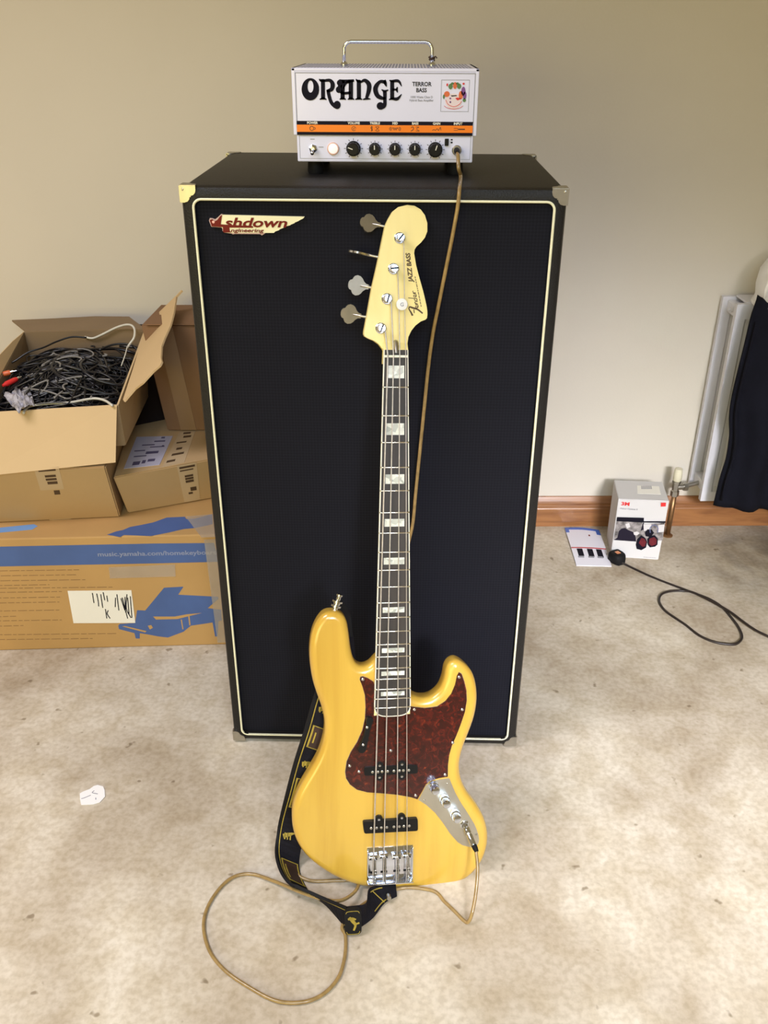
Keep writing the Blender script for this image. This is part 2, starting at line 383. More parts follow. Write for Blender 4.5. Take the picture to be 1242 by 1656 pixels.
def corner(sx, sy, sz):
    """a pressed metal corner guard: three rounded leaves wrapped around the corner"""
    bm = bmesh.new()
    cx, cy, cz = sx * HW, (0 if sy < 0 else CD), (CH if sz > 0 else .006)
    L_ = .025; T = .0012
    def leaf(fr):
        pts = [(0, 0), (L_, 0)] + [(L_ - .009 + .009 * math.cos(a), .006 + .009 * math.sin(a)) for a in (0, .5, 1.0, 1.57)] + [(.017, .016), (.016, .017)] + [(.006 + .009 * math.cos(a), L_ - .009 + .009 * math.sin(a)) for a in (0, .5, 1.0, 1.57)] + [(0, L_)]
        add_poly(bm, pts, fr, -.002, T)
    O = cabp(cx, cy, cz)
    for e1, e2, nn in (((-sx, 0, 0), (0, 0, -sz), (0, sy, 0)), ((-sx, 0, 0), (0, -sy, 0), (0, 0, sz)), ((0, -sy, 0), (0, 0, -sz), (sx, 0, 0))):
        leaf(F(O, e1, e2, nn))
    bmesh.ops.create_uvsphere(bm, u_segments=12, v_segments=8, radius=.0068, matrix=Matrix.Translation(O + Vector((-sx * .0050, -sy * .0050, -sz * .0050))))
    return obj('corner_guard', bm, M_nickel, cab, ang=50)
for sx in (-1, 1):
    for sy in (-1, 1):
        for sz in (-1, 1): corner(sx, sy, sz)
# side handles, set in the cabinet's flanks
for sx in (-1, 1):
    bm = bmesh.new(); fr = F(cabp(sx * HW, CD / 2, .78), (0, 1, 0), (0, 0, 1), (sx, 0, 0))
    add_poly(bm, rrect(-.085, -.05, .085, .05, .015), fr, -.002, .0015); obj('side_handle', bm, M_blackp, cab)
# badge on the grille: cream wing with stepped trailing edge, dark red script in front
LX, LZ = -.2615, 1.0945
BG = F(CF.o + Vector((0, .0105, 0)), CF.e1, CF.e2, CF.n)
def lg(pts): return [(LX + (x - 50) * .0001367, LZ - (y - 135) * .0001340) for x, y in pts]
wing = lg([(205, 132), (1165, 146), (1150, 165), (1100, 188), (1095, 194), (1050, 212), (1046, 219), (1000, 238), (995, 244), (930, 262), (920, 272), (870, 292), (860, 302), (815, 318), (800, 334), (250, 338), (205, 300), (170, 245), (185, 170)])
badge = decal('badge', [wing], BG, mat('cream_badge', (.84, .80, .52), rough=.35, var=.05), cab, h=.004, h0=-.001)
rim = decal('badge_edge', [lg([(195, 124), (215, 128), (208, 150), (190, 245), (240, 330), (700, 338), (655, 366), (640, 350), (340, 350), (315, 356), (300, 346), (215, 336), (196, 315), (198, 278), (70, 270), (48, 200), (60, 172), (90, 175), (120, 186), (150, 165)])], BG, mat('badge_rim', (.55, .38, .34), rough=.35, var=.05), badge, h=.0036, h0=-.001)
bm = bmesh.new()
def lstroke(pts, w): stroke(bm, lg(pts), [q * .000135 for q in w] if isinstance(w, list) else w * .000135, BG, .0035, .0048)
add_poly(bm, lg([(58, 192), (88, 182), (118, 206), (150, 188), (180, 150), (208, 133), (184, 240), (560, 258), (560, 276), (282, 276), (285, 318), (300, 332), (212, 334), (203, 320), (206, 272), (76, 264)]), BG, .0034, .0047)
obj('lettering', bm, M_inkred, badge)
(lx0, ly0), (lx1, ly1) = lg([(222, 266), (292, 326)])
text_obj('lettering', 'shdown', BG, lx0, ly0, .0200, M_inkred, badge, h=.0048, bold=.0005, shear=.25, xs=1.58)
text_obj('lettering', 'ngineering', BG, lx1, ly1, .0078, M_inkred, badge, h=.0048, bold=.0002, shear=.2, xs=1.62)
bm = bmesh.new(); add_poly(bm, [(x, z) for x, z in [(LX + (100 - 50) * .0001367 + .0022 * math.cos(a), LZ - (212 - 135) * .000134 + .0022 * math.sin(a)) for a in [k * PI / 5 for k in range(10)]]], BG, .004, .0052)
obj('badge_dot', bm, mat('pink_dot', (.85, .42, .36), rough=.3), badge)

# ------------------------------------------------------------------ the amplifier head
AW, AH, AD = .289, .140, .205
amp = empty('amplifier_head', (.015, .12 + AD / 2, CH), 'small white bass amplifier head with an orange band on top of the black cabinet', 'amplifier')
AZ = .0216                                                            # underside above the cabinet top
AF = F((0, -AD / 2, AZ), (1, 0, 0), (0, 0, 1), (0, -1, 0))            # a from the middle, b up from the underside
def apx(x, y):                                                        # position on the amp front in metres
    return (x, y)
bm = bmesh.new(); add_box(bm, (-AW / 2, -AD, 0), (AW / 2, 0, .060), lambda x, y, z: AF.p(x, z, y), .002); obj('chassis', bm, M_white, amp)
bm = bmesh.new()
# the lid: a pressed cover that overhangs the chassis, open at the front
CWD = .1492
for (x0, x1, z0, z1) in ((-CWD, -CWD + .006, .041, AH), (CWD - .006, CWD, .041, AH), (-CWD, CWD, AH - .005, AH)):
    add_box(bm, (x0, -AD, z0), (x1, .001, z1), lambda x, y, z: AF.p(x, z, y), .0012)
add_box(bm, (-CWD + .006, -AD, .05), (CWD - .006, -AD + .004, AH - .005), lambda x, y, z: AF.p(x, z, y))
obj('cover', bm, M_white, amp)
bm = bmesh.new()
for i in range(54):
    for j in range(36): add_poly(bm, circ(-.1395 + i * .0052, .012 + j * .0052, .0015, 6), F(AF.p(0, AH, 0), (1, 0, 0), (0, 1, 0), (0, 0, 1)), -.001, .0003)
o = obj('vent_holes', bm, M_inkgrey, amp); o['kind'] = 'stuff'
PF = F(AF.p(0, 0, .0008), (1, 0, 0), (0, 0, 1), (0, -1, 0))
bm = bmesh.new(); add_box(bm, (-CWD + .006, .056, -.012), (CWD - .006, AH - .005, 0), lambda x, y, z: PF.p(x, y, z)); panel = obj('front_panel', bm, M_white, amp)
# panel outline
def outline(name, x0, y0, x1, y1, t, m, parent, fr, h=.0004):
    return decal(name, [[(x0, y0), (x1, y0), (x1, y0 + t), (x0, y0 + t)], [(x0, y1 - t), (x1, y1 - t), (x1, y1), (x0, y1)], [(x0, y0 + t), (x0 + t, y0 + t), (x0 + t, y1 - t), (x0, y1 - t)], [(x1 - t, y0 + t), (x1, y0 + t), (x1, y1 - t), (x1 - t, y1 - t)]], fr, m, parent, h, join=True)
outline('panel_border', -.1435, .061, .1435, AH - .0065, .0011, M_inkgrey, panel, PF)
outline('lower_border', -.1405, .0050, .1405, .0405, .0006, M_inkgrey, amp, F(AF.p(0, 0, 0), (1, 0, 0), (0, 0, 1), (0, -1, 0)))
OB2 = F(AF.p(0, 0, .0012), (1, 0, 0), (0, 0, 1), (0, -1, 0))
band = decal('band', [[(-.1435, .0415), (.1425, .0415), (.1425, .0625), (-.1435, .0625)]], AF, M_bandb, amp, h=.0022, h0=-.001)
decal('orange_stripe', [[(-.1435, .0462), (.1425, .0462), (.1425, .0570), (-.1435, .0570)]], AF, M_orange, band, h=.0026, h0=.001)
BF = F(AF.p(0, 0, 0), (1, 0, 0), (0, 0, 1), (0, -1, 0))
def Zp(py): return (262.5 - py) / 1089.0
def K(px, z=.020): return (px - 622.2) / (976.0 + 310.0 * z)                # the seven control columns along the panel
for tx, px in (('POWER', 505), ('VOLUME', 572), ('TREBLE', 606), ('MID', 638.5), ('BASS', 671), ('GAIN', 705.5), ('INPUT', 740)):
    text_obj('lettering', tx, BF, K(px, .058), .0582, .0050, M_paper, band, h=.0028, bold=.0002, align='CENTER')
bm = bmesh.new()
def ist(pts, w=.0007): stroke(bm, pts, w, BF, .0024, .0030, 3)
c = K(505, .05); stroke(bm, circ(c - .001, .0516, .0032, 12) + [(c + .0022, .0516)], .0008, BF, .0024, .003, 2); ist([(c + .003, .0536), (c + .005, .0516), (c + .003, .0496)])
c = K(572, .05); stroke(bm, circ(c, .0516, .0032, 12), .0006, BF, .0024, .003, 2); ist([(c - .001, .050), (c + .001, .053)])
c = K(606, .05); ist([(c - .006, .0482), (c - .004, .050), (c - .0065, .0525), (c - .0045, .0552), (c - .005, .0482)], .0009); ist([(c + .001, .0545), (c + .007, .0545), (c + .001, .0487), (c + .007, .0487), (c + .001, .0545)], .0006)
c = K(638.5)
for d in (-1, 1): ist([(c + d * .007, .0545), (c + d * .0092, .0516), (c + d * .007, .0487)]); ist([(c + d * .0055, .0535), (c + d * .007, .0516), (c + d * .0055, .0497)])
ist([(c - .0045, .0516), (c - .003, .0535), (c - .0015, .0497), (c, .0535), (c + .0015, .0497), (c + .003, .0535), (c + .0045, .0516)])
c = K(671, .05); ist([(c - .0065, .0535), (c - .004, .0550), (c - .0025, .0525), (c - .004, .0500), (c - .007, .0484)], .0009); ist([(c + .001, .0545), (c + .006, .0545), (c + .002, .0516), (c + .007, .0487), (c + .001, .0487)], .0006)
c = K(705.5, .05); ist([(c - .007, .0497), (c - .004, .0510), (c - .002, .0497), (c + .001, .0525), (c + .003, .0495), (c + .006, .0545), (c + .007, .0500)])
c = K(740, .05); ist([(c - .007, .0530), (c - .001, .0530), (c - .001, .0502), (c - .007, .0502)], .0005); stroke(bm, [(c + .0005, .0516), (c + .011, .0516)], .0016, BF, .0024, .003)
obj('control_symbols', bm, M_inkbrown, band)['kind'] = 'stuff'
# ORANGE wordmark: heavy art-nouveau capitals drawn as strokes (letter grid in tenths of the panel artwork)
bm = bmesh.new()
def G(p): z_ = Zp(115 + p[1] / 6.9); return (K(480 + p[0] / 6.9, z_), z_)
def gs(pts, w): stroke(bm, [G(p) for p in pts], [q / 6.9 / 1045.0 for q in w] if isinstance(w, (list, tuple)) else w / 6.9 / 1045.0, PF, .0001, .0007, 6)
def gb(cx, cy, r, ry=None): add_poly(bm, [G(p) for p in circ(cx, cy, r, 20, ry)], PF, .0001, .00075)
# O: ring between an outer oval and a high narrow counter
n = 32; a = [G(p) for p in circ(148, 198, 98, n, 122)]; b = [G(p) for p in circ(150, 168, 33, n, 66)]
va = [bm.verts.new(PF.p(*q, .0007)) for q in a]; vb = [bm.verts.new(PF.p(*q, .0007)) for q in b]
for k in range(n): bm.faces.new((va[k], va[(k + 1) % n], vb[(k + 1) % n], vb[k]))
# R
gs([(288, 88), (290, 305)], 46); gs([(245, 85), (262, 100), (300, 102)], [8, 26, 30]); gs([(252, 308), (290, 296), (328, 308)], [10, 26, 10])
gs([(300, 104), (365, 100), (396, 140), (385, 195), (330, 218)], [28, 34, 50, 44, 26]); gs([(345, 200), (358, 270), (385, 345), (430, 385)], [40, 40, 40, 46]); gb(447, 368, 40, 46)
# A
gs([(508, 100), (508, 300)], 48); gs([(600, 100), (600, 300)], 50); gs([(470, 112), (540, 108), (635, 100)], [46, 34, 26]); gb(474, 125, 30, 32); gb(464, 200, 32, 36)
gs([(480, 200), (510, 238), (600, 232)], [50, 30, 28]); gs([(475, 305), (508, 296), (545, 306)], [10, 26, 10]); gs([(565, 306), (600, 296), (638, 306)], [10, 26, 10]); gs([(515, 190), (545, 130), (590, 110)], [14, 24, 30])
gs([(455, 160), (500, 165)], [18, 60])
# N
gs([(688, 96), (690, 300)], 48); gs([(655, 84), (675, 104), (705, 108)], [8, 28, 30]); gs([(650, 306), (690, 296), (728, 306)], [10, 26, 10])
gs([(705, 120), (755, 98), (800, 140), (800, 205), (775, 290)], [18, 36, 52, 50, 34]); gs([(735, 306), (775, 298), (820, 300)], [12, 24, 8])
# G
gs([(990, 118), (925, 112), (875, 180), (895, 260), (955, 292), (985, 285)], [40, 34, 54, 50, 34, 20]); gs([(975, 92), (985, 130), (998, 165)], [26, 34, 8])
gs([(978, 215), (980, 300), (975, 370), (935, 395)], [44, 40, 44, 48]); gb(930, 376, 42, 42); gs([(942, 196), (975, 214), (1018, 200)], [10, 26, 10])
# E
gs([(1060, 100), (1060, 300)], 46); gs([(1028, 96), (1062, 104), (1130, 104), (1166, 160)], [10, 26, 30, 8]); gs([(1062, 196), (1115, 196)], [26, 18]); gs([(1118, 168), (1112, 196), (1120, 228)], [12, 24, 12])
gs([(1024, 306), (1062, 296), (1120, 296), (1166, 245)], [10, 26, 34, 8])
obj('wordmark', bm, M_ink, panel, fix=True)
for tx, px, z, sz in (('TERROR', 681.5, Zp(134.5), .0086), ('BASS', 681, Zp(144), .0084)):
    text_obj('lettering', tx, PF, K(px, .12), z - .0029, sz, M_ink, panel, h=.0005, bold=.0002, align='CENTER', xs=.95)
for tx, z in (('1000 Watts Class D', Zp(154.8)), ('Hybrid Bass Amplifier', Zp(160))):
    text_obj('lettering', tx, PF, K(681, .1), z - .0016, .0044, M_inkgrey, panel, h=.0005, bold=.00008, align='CENTER')
# crest in its square frame
cx = K(735.2, .11); outline('crest_frame', cx - .0225, Zp(178), cx + .0225, Zp(127.5), .0006, M_inkgrey, panel, PF)
def q(x, y): return (cx + (x - 810) / 9.554 / 1005.0, Zp(115 + y / 9.554))
crest = decal('crest', [[q(*p) for p in circ(790, 440, 130, 24, 115)]], PF, mat('pale_pink_print', (.82, .70, .74), rough=.4), panel, h=.0005)
for nm, ps, mm_ in (('crest_leaf', [circ(738, 220, 34, 8, 44), circ(868, 215, 34, 8, 42), circ(765, 175, 24, 8, 18), circ(840, 175, 22, 8, 18), circ(640, 375, 16, 8, 36), circ(955, 425, 26, 8, 30)], M_green),
                    ('crest_fruit', [circ(805, 205, 30, 12, 52), circ(685, 335, 44, 12, 44), circ(900, 350, 34, 10, 66)], M_orprint),
                    ('crest_wing', [circ(935, 290, 32, 10, 70), circ(960, 355, 26, 10, 60), circ(740, 400, 16, 8, 14), circ(742, 455, 14, 8, 16)], M_purple),
                    ('crest_bird', [[(815, 395), (850, 385), (905, 400), (880, 420), (850, 430)], circ(686, 195, 14, 8, 22), circ(935, 178, 18, 8, 16)], M_red),
                    ('crest_dots', [[(745, 355), (830, 350), (845, 362), (760, 372)], circ(745, 462, 7, 8, 8)], M_ink)):
    decal(nm, [[q(*p) for p in poly] for poly in ps], PF, mm_, panel, h=.0008)
bm = bmesh.new(); stroke(bm, [q(*p) for p in ((670, 420), (710, 490), (800, 525), (880, 490), (915, 440))], .0007, PF, .0004, .0009); stroke(bm, [q(*p) for p in ((650, 515), (700, 545), (800, 562), (890, 545), (940, 510))], .0006, PF, .0001, .0006)
obj('crest_ribbon', bm, M_red, panel)
# controls
def knob(px, py, r, ang):
    x, z = K(px), Zp(py); o = AF.p(x, z, 0)
    bm = bmesh.new(); prof_ = [(r, 0), (r, .004), (r * .86, .0055), (r * .80, .015), (r * .70, .0165)]
    add_lathe(bm, prof_, o, (0, -1, 0), 24)
    for k in range(12):
        a = 2 * PI * k / 12; d = Vector((math.cos(a), 0, math.sin(a)))
        add_lathe(bm, [(.0012, .0055), (.0010, .0160)], o + d * r * .80, (0, -1, 0), 6)
    kb = obj('knob', bm, M_blackp, amp, ang=35)
    fr = F(o, (math.cos(ang), 0, math.sin(ang)), (-math.sin(ang), 0, math.cos(ang)), (0, -1, 0))
    decal('pointer', [[(r * .05, -.0007), (r * .72, -.0007), (r * .72, .0007), (r * .05, .0007)]], fr, M_paper, kb, h=.0170, h0=.0160)
    bm = bmesh.new()
    for k in range(11):
        a = math.radians(-60 + 30 * k); f2 = F(o, (math.cos(a), 0, math.sin(a)), (-math.sin(a), 0, math.cos(a)), (0, -1, 0))
        add_poly(bm, [(r * 1.08, -.0004), (r * 1.32, -.0004), (r * 1.32, .0004), (r * 1.08, .0004)], f2, 0, .0003)
    obj('dial_ticks', bm, M_ink, kb)['kind'] = 'stuff'
knob(571.5, 239.5, .0118, math.radians(160)); knob(606, 240, .0097, math.radians(92)); knob(638.5, 240, .0097, math.radians(90)); knob(670.5, 240, .0097, math.radians(90)); knob(703.5, 240.5, .0118, math.radians(72))
x, z = K(506), Zp(240)
bm = bmesh.new(); add_lathe(bm, [(.0068, 0), (.0068, .002), (.0050, .003), (.0050, .006), (.0035, .007)], AF.p(x, z, 0), (0, -1, 0), 6)
tg = obj('toggle_switch', bm, M_chrome, amp, ang=30)
bm = bmesh.new(); add_tube(bm, [AF.p(x, z, .005), AF.p(x, z - .003, .012), AF.p(x, z - .006, .018)], lambda i: (.0017, .002, .0028)[i], 10); obj('lever', bm, M_chrome, tg, smooth=True)
x = K(538.5)
bm = bmesh.new(); add_lathe(bm, [(.0098, 0), (.0098, .0020), (.0086, .0026), (.0084, .0016)], AF.p(x, z, 0), (0, -1, 0), 28); pl_ = obj('pilot_lamp', bm, mat('orange_bezel', (.80, .52, .42), rough=.3), amp, ang=30)
bm = bmesh.new(); add_lathe(bm, [(.0082, .0010), (.0076, .0034), (.005, .0042)], AF.p(x, z, 0), (0, -1, 0), 24); obj('lens', bm, M_glow, pl_, ang=30)
bm = bmesh.new(); add_box(bm, (K(721.5) - .0032, .0262, 0), (K(721.5) + .0032, .0372, .003), lambda a, b, h: AF.p(a, b, h), .0008); obj('slide_switch', bm, M_blackp, amp)
decal('switch_marks', [[(K(728), .0345), (K(731), .0345), (K(731), .0365), (K(728), .0365)], [(K(728), .0300), (K(731), .0300), (K(731), .0325), (K(728), .0325)]], AF, M_ink, amp)
decal('switch_print', [[(K(502), .0345), (K(509), .0345), (K(509), .0355), (K(502), .0355)], [(K(515), .0225), (K(523), .0225), (K(523), .0235), (K(515), .0235)]], AF, M_inkgrey, amp)
xj, zj = K(738), Zp(241)
bm = bmesh.new(); add_lathe(bm, [(.0078, 0), (.0078, .0030), (.0066, .0042), (.0050, .0042)], AF.p(xj, zj, 0), (0, -1, 0), 24); obj('input_jack', bm, M_nickel, amp, ang=30)
bm = bmesh.new()
hz = AH
hx0, hx1 = K(553.5, .0), K(696, .0)
def hp(x, z): return AF.p(x, z, -.085)
hh = .176
pth = [hp(hx0, hz - .003), hp(hx0, hh - .016)] + [hp(hx0 + .012 - .012 * math.cos(a), hh - .012 + .012 * math.sin(a)) for a in (.3, .7, 1.1, 1.5)] + [hp(hx1 - .012 + .012 * math.sin(a), hh - .012 + .012 * math.cos(a)) for a in (.07, .5, .9, 1.3)] + [hp(hx1, hh - .016), hp(hx1, hz - .003)]
add_tube(bm, pth, .0030, 12); obj('handle', bm, M_chrome, amp, smooth=True)
for x in (hx0, hx1):
    bm = bmesh.new(); add_lathe(bm, [(.0065, hz), (.0065, hz + .003), (.0045, hz + .006)], hp(x, 0), (0, 0, 1), 14); obj('handle_collar', bm, M_chrome, amp, ang=30)
bm = bmesh.new()
for k in range(4):
    a = k * 1.7; add_tube(bm, [hp(hx1, hz + .009 + k * .0012) + Vector((.0042 * math.cos(a + t * 1.6), .0042 * math.sin(a + t * 1.6), .0006 * t)) for t in range(4)], .0014, 6)
add_tube(bm, [hp(hx1, hz + .011), hp(hx1 + .006, hz + .015), hp(hx1 + .008, hz + .012)], .0012, 6); add_tube(bm, [hp(hx1, hz + .011), hp(hx1 - .006, hz + .014)], .0012, 6)
tag(obj('twist_tie', bm, M_strapb), 'small brown twist of tie wrapped round the right leg of the amplifier handle', 'tie')
bpy.data.objects['twist_tie'].location = amp.location
for x in (-.118, .118):
    for y in (.03, .17):
        bm = bmesh.new(); add_lathe(bm, [(.0125, -.0001), (.0135, .004), (.0125, AZ + .001)], Vector((x, -AD / 2 + y, 0)), (0, 0, 1), 18); obj('foot', bm, M_matteb, amp, ang=40)

# ------------------------------------------------------------------ the bass guitar
RB = Matrix(((0.987,-0.1604,-0.0033),(0.1534,0.9374,0.3125),(-0.047,-0.309,0.9499))); OB = Vector((0.0391,-0.0831,0.8948))
S0, T0, N0 = .036, .935, .030
def bw(s, t, n=0): return OB + RB @ Vector((s, n, -t))
bass = empty('bass_guitar', bw(S0, T0, N0), 'natural ash four-string electric bass with tortoiseshell pickguard leaning on the black cabinet', 'bass guitar', rot=RB)
def bl(s, t, n=0): return Vector((s - S0, n - N0, -(t - T0)))
def bfr(n=0): return F(bl(0, 0, n), (1, 0, 0), (0, 0, -1), (0, -1, 0))   # a = s, b = t, height towards the player
def flip(pts): return list(pts)
SC = .8636
def ft(i): return SC * (1 - 2 ** (-i / 12))
# body: outline (across, along) with rolled-over edges
raw = ((-0.001,0.5169),(-0.0163,0.5028),(-0.0264,0.5069),(-0.039,0.5194),(-0.0531,0.5216),(-0.0637,0.5119),(-0.0697,0.4909),(-0.073,0.4643),(-0.0771,0.4411),(-0.0848,0.429),(-0.0982,0.4233),(-0.1143,0.4252),(-0.1263,0.4376),(-0.1356,0.4588),(-0.1397,0.4861),(-0.1391,0.5147),(-0.1349,0.5436),(-0.1277,0.5686),(-0.1192,0.5952),(-0.1149,0.6222),(-0.117,0.6489),(-0.1262,0.6797),(-0.1422,0.7095),(-0.1583,0.7379),(-0.1695,0.7659),(-0.1724,0.7917),(-0.1701,0.8179),(-0.1613,0.8446),(-0.1439,0.871),(-0.1154,0.8976),(-0.0835,0.9187),(-0.0468,0.9337),(-0.0069,0.943),(0.0377,0.9502),(0.0783,0.951),(0.1151,0.9441),(0.1451,0.9299),(0.166,0.9067),(0.1774,0.8773),(0.179,0.8467),(0.1713,0.8163),(0.156,0.7884),(0.1388,0.7641),(0.1266,0.7355),(0.1241,0.7067),(0.1297,0.6791),(0.14,0.6493),(0.1488,0.6204),(0.1524,0.5905),(0.1497,0.5618),(0.1417,0.5393),(0.1279,0.5237),(0.1136,0.5162),(0.1023,0.5204),(0.0956,0.5316),(0.0926,0.5497),(0.0851,0.5683),(0.0693,0.5814),(0.0515,0.5829),(0.0404,0.5784),(0.0292,0.5728),(0.0125,0.5492))
ol = smooth_closed([(p[0], p[1], 0) for p in raw], 3)
# drop nearly coincident points
pts = [ol[0]]
for p in ol[1:]:
    if (p - pts[-1]).length > .0035: pts.append(p)
n = len(pts); area2 = sum(pts[i].x * pts[(i + 1) % n].y - pts[(i + 1) % n].x * pts[i].y for i in range(n)); sg = 1 if area2 > 0 else -1
def inset(d):
    out = []
    for i in range(n):
        t = pts[(i + 1) % n] - pts[i - 1]; t.normalize(); out.append((pts[i].x - t.y * sg * d, pts[i].y + t.x * sg * d))
    return out
bm = bmesh.new(); rings = []
R_ = .0125; layers = [(R_ * (1 - math.sin(a)), .010 + R_ * (1 - math.cos(a))) for a in [k * PI / 12 for k in range(7)]]
layers += [(R_ * (1 - math.cos(a)), .052 - R_ + R_ * math.sin(a)) for a in [k * PI / 12 for k in range(7)]]
for d, nn in layers: rings.append([bm.verts.new(bl(x, y, nn)) for x, y in inset(d)])
for a, b in zip(rings, rings[1:]):
    for k in range(n): bm.faces.new((a[k], a[(k + 1) % n], b[(k + 1) % n], b[k])).smooth = True
for ring, d in ((rings[0], R_), (rings[-1], R_)):
    for t in tessellate_polygon([[Vector((x, y, 0)) for x, y in inset(d)]]):
        bm.faces.new([ring[i] for i in t])
obj('body', bm, M_body, bass)
# pickguard
pg = ((-0.0542,0.5379),(-0.0498,0.537),(-0.0416,0.5403),(-0.032,0.547),(-0.0263,0.567),(-0.0261,0.5881),(0.0325,0.5944),(0.0393,0.5959),(0.0575,0.5987),(0.0711,0.5979),(0.0802,0.5967),(0.0938,0.5879),(0.1038,0.5753),(0.1103,0.5591),(0.1134,0.5428),(0.1166,0.5364),(0.1213,0.5396),(0.1262,0.5528),(0.1305,0.5695),(0.1316,0.5885),(0.1287,0.6097),(0.1223,0.6309),(0.1147,0.6521),(0.107,0.6709),(0.1027,0.6876),(0.1008,0.7069),(0.1008,0.7283),(0.085,0.7298),(0.0689,0.7347),(0.0621,0.7406),(0.0475,0.7676),(0.037,0.7633),(0.0139,0.7572),(-0.0136,0.7525),(-0.041,0.7488),(-0.0592,0.7428),(-0.0716,0.7324),(-0.0784,0.7205),(-0.08,0.7084),(-0.0773,0.6894),(-0.0706,0.6731),(-0.0594,0.6547),(-0.0505,0.6339),(-0.0461,0.6129),(-0.0451,0.5918),(-0.0463,0.5708),(-0.0508,0.5543),(-0.0553,0.5425))
bm = bmesh.new(); add_poly(bm, pg, bfr(.010), -.0005, .0022); guard = obj('pickguard', bm, M_tort, bass)
# pale bevelled edge of the guard
bm = bmesh.new(); add_poly(bm, [(p[0] + (p[0] - .02) * .006, p[1] + (p[1] - .62) * .006) for p in pg], bfr(.010), -.0005, .0010); obj('guard_underlayer', bm, mat('grey_laminate', (.25, .20, .17), rough=.4), guard)
def screws(pts, fr, r=.0028, h=.0010, m=M_chrome, parent=guard, name='screw'):
    for p in pts:
        bm = bmesh.new(); add_lathe(bm, [(r, 0), (r * .8, h * .8), (r * .3, h)], fr.p(p[0], p[1], 0), fr.n, 10); obj(name, bm, m, parent, ang=60)
screws(((-0.0503,0.5418),(0.0397,0.6003),(0.1174,0.5451),(0.1243,0.6045),(0.1088,0.6652),(0.0962,0.7243),(0.0442,0.7604),(-0.0724,0.6979),(-0.0007,0.6738),(-0.056,0.7094)), bfr(.0078), parent=guard)
# control plate
cp = ((0.1018,0.7319),(0.0823,0.734),(0.0705,0.7365),(0.062,0.7435),(0.0495,0.7694),(0.0626,0.7789),(0.0793,0.7953),(0.0942,0.816),(0.1071,0.8368),(0.1221,0.8556),(0.1307,0.8618),(0.1391,0.8646),(0.1497,0.8674),(0.156,0.8658),(0.16,0.8605),(0.1611,0.8539),(0.1596,0.8427),(0.1528,0.8245),(0.1396,0.8015),(0.1267,0.7809),(0.1158,0.7605),(0.1093,0.7449),(0.1045,0.7327))
bm = bmesh.new(); add_poly(bm, cp, bfr(.010), -.0005, .0016); plate = obj('control_plate', bm, M_plate, bass)
screws(((0.1006,0.7418),(0.06,0.7707),(0.1553,0.8424),(0.1401,0.8192)), bfr(.0085), r=.0022, m=M_nickel, parent=plate)
for (s_, t_) in ((0.0753,0.7424),(0.0953,0.769),(0.1152,0.7983)):
    bm = bmesh.new(); fr = bfr(.0084); add_lathe(bm, [(.0082, 0), (.0084, .002), (.0084, .0085), (.0070, .0095), (.0062, .0105), (.0072, .0115), (.0072, .0225), (.0062, .0245), (.0040, .0250)], fr.p(s_, t_), fr.n, 24)
    kb = obj('control_knob', bm, M_chrome, bass, ang=30)
    bm = bmesh.new()
    for k in range(20):
        a = 2 * PI * k / 20
        for z0, z1, rr_ in ((.0022, .0084, .0084), (.0118, .0224, .0072)):
            add_tube(bm, [fr.p(s_ + rr_ * math.cos(a), t_ + rr_ * math.sin(a), z0), fr.p(s_ + rr_ * math.cos(a), t_ + rr_ * math.sin(a), z1)], .0006, 5)
    obj('knurling', bm, M_chrome, kb)['kind'] = 'stuff'
# output socket on the plate
(js, jt), = ((0.1328,0.8209),)
fr = bfr(.0084)
bm = bmesh.new(); add_lathe(bm, [(.0085, 0), (.0085, .0022), (.0062, .0030), (.0062, .0050)], fr.p(js, jt), fr.n, 6); obj('output_socket', bm, M_chrome, bass, ang=30)
# pickups
def pickup(p, fr, ears, ph):
    bm = bmesh.new()
    cxs = sum(a for a, b in p) / 4; cys = sum(b for a, b in p) / 4
    bmx = rr4(p, .004)
    add_poly(bm, bmx, fr, -.002, ph)
    e = list({e for f in bm.faces for e in f.edges if abs(f.normal.length) > -1})
    pk = obj('pickup', bm, M_blackp, bass)
    for s_, t_ in ears:
        bm = bmesh.new(); add_poly(bm, circ(s_, t_, .0068, 14), fr, -.002, ph * .75); obj('pickup_ear', bm, M_blackp, pk)
        bm = bmesh.new(); add_lathe(bm, [(.0026, ph * .75), (.0022, ph * .75 + .0012), (.0008, ph * .75 + .0014)], fr.p(s_, t_), fr.n, 10); obj('screw', bm, M_chrome, pk, ang=60)
    return pk
def rr4(p, r):
    out = []
    for i in range(4):
        a, b, c_ = Vector(p[i - 1]), Vector(p[i]), Vector(p[(i + 1) % 4]); u = (a - b).normalized() * r; v = (c_ - b).normalized() * r
        for k in range(5):
            t = k / 4; out.append(tuple((b + u) * (1 - t) ** 2 + b * 2 * t * (1 - t) + (b + v) * t * t))
    return out
SB = ((-0.0314,0.8689),(-0.0128,0.8691),(0.0103,0.8697),(0.0285,0.8698))        # where the strings leave the saddles
SN = ((-0.0135,-0.0003),(-0.0044,-0.0004),(0.0057,-0.0004),(0.0154,-0.0005))  # where they cross the nut
def string_at(k, t): a, b = SN[k], SB[k]; f = (t - a[1]) / (b[1] - a[1]); return a[0] + (b[0] - a[0]) * f
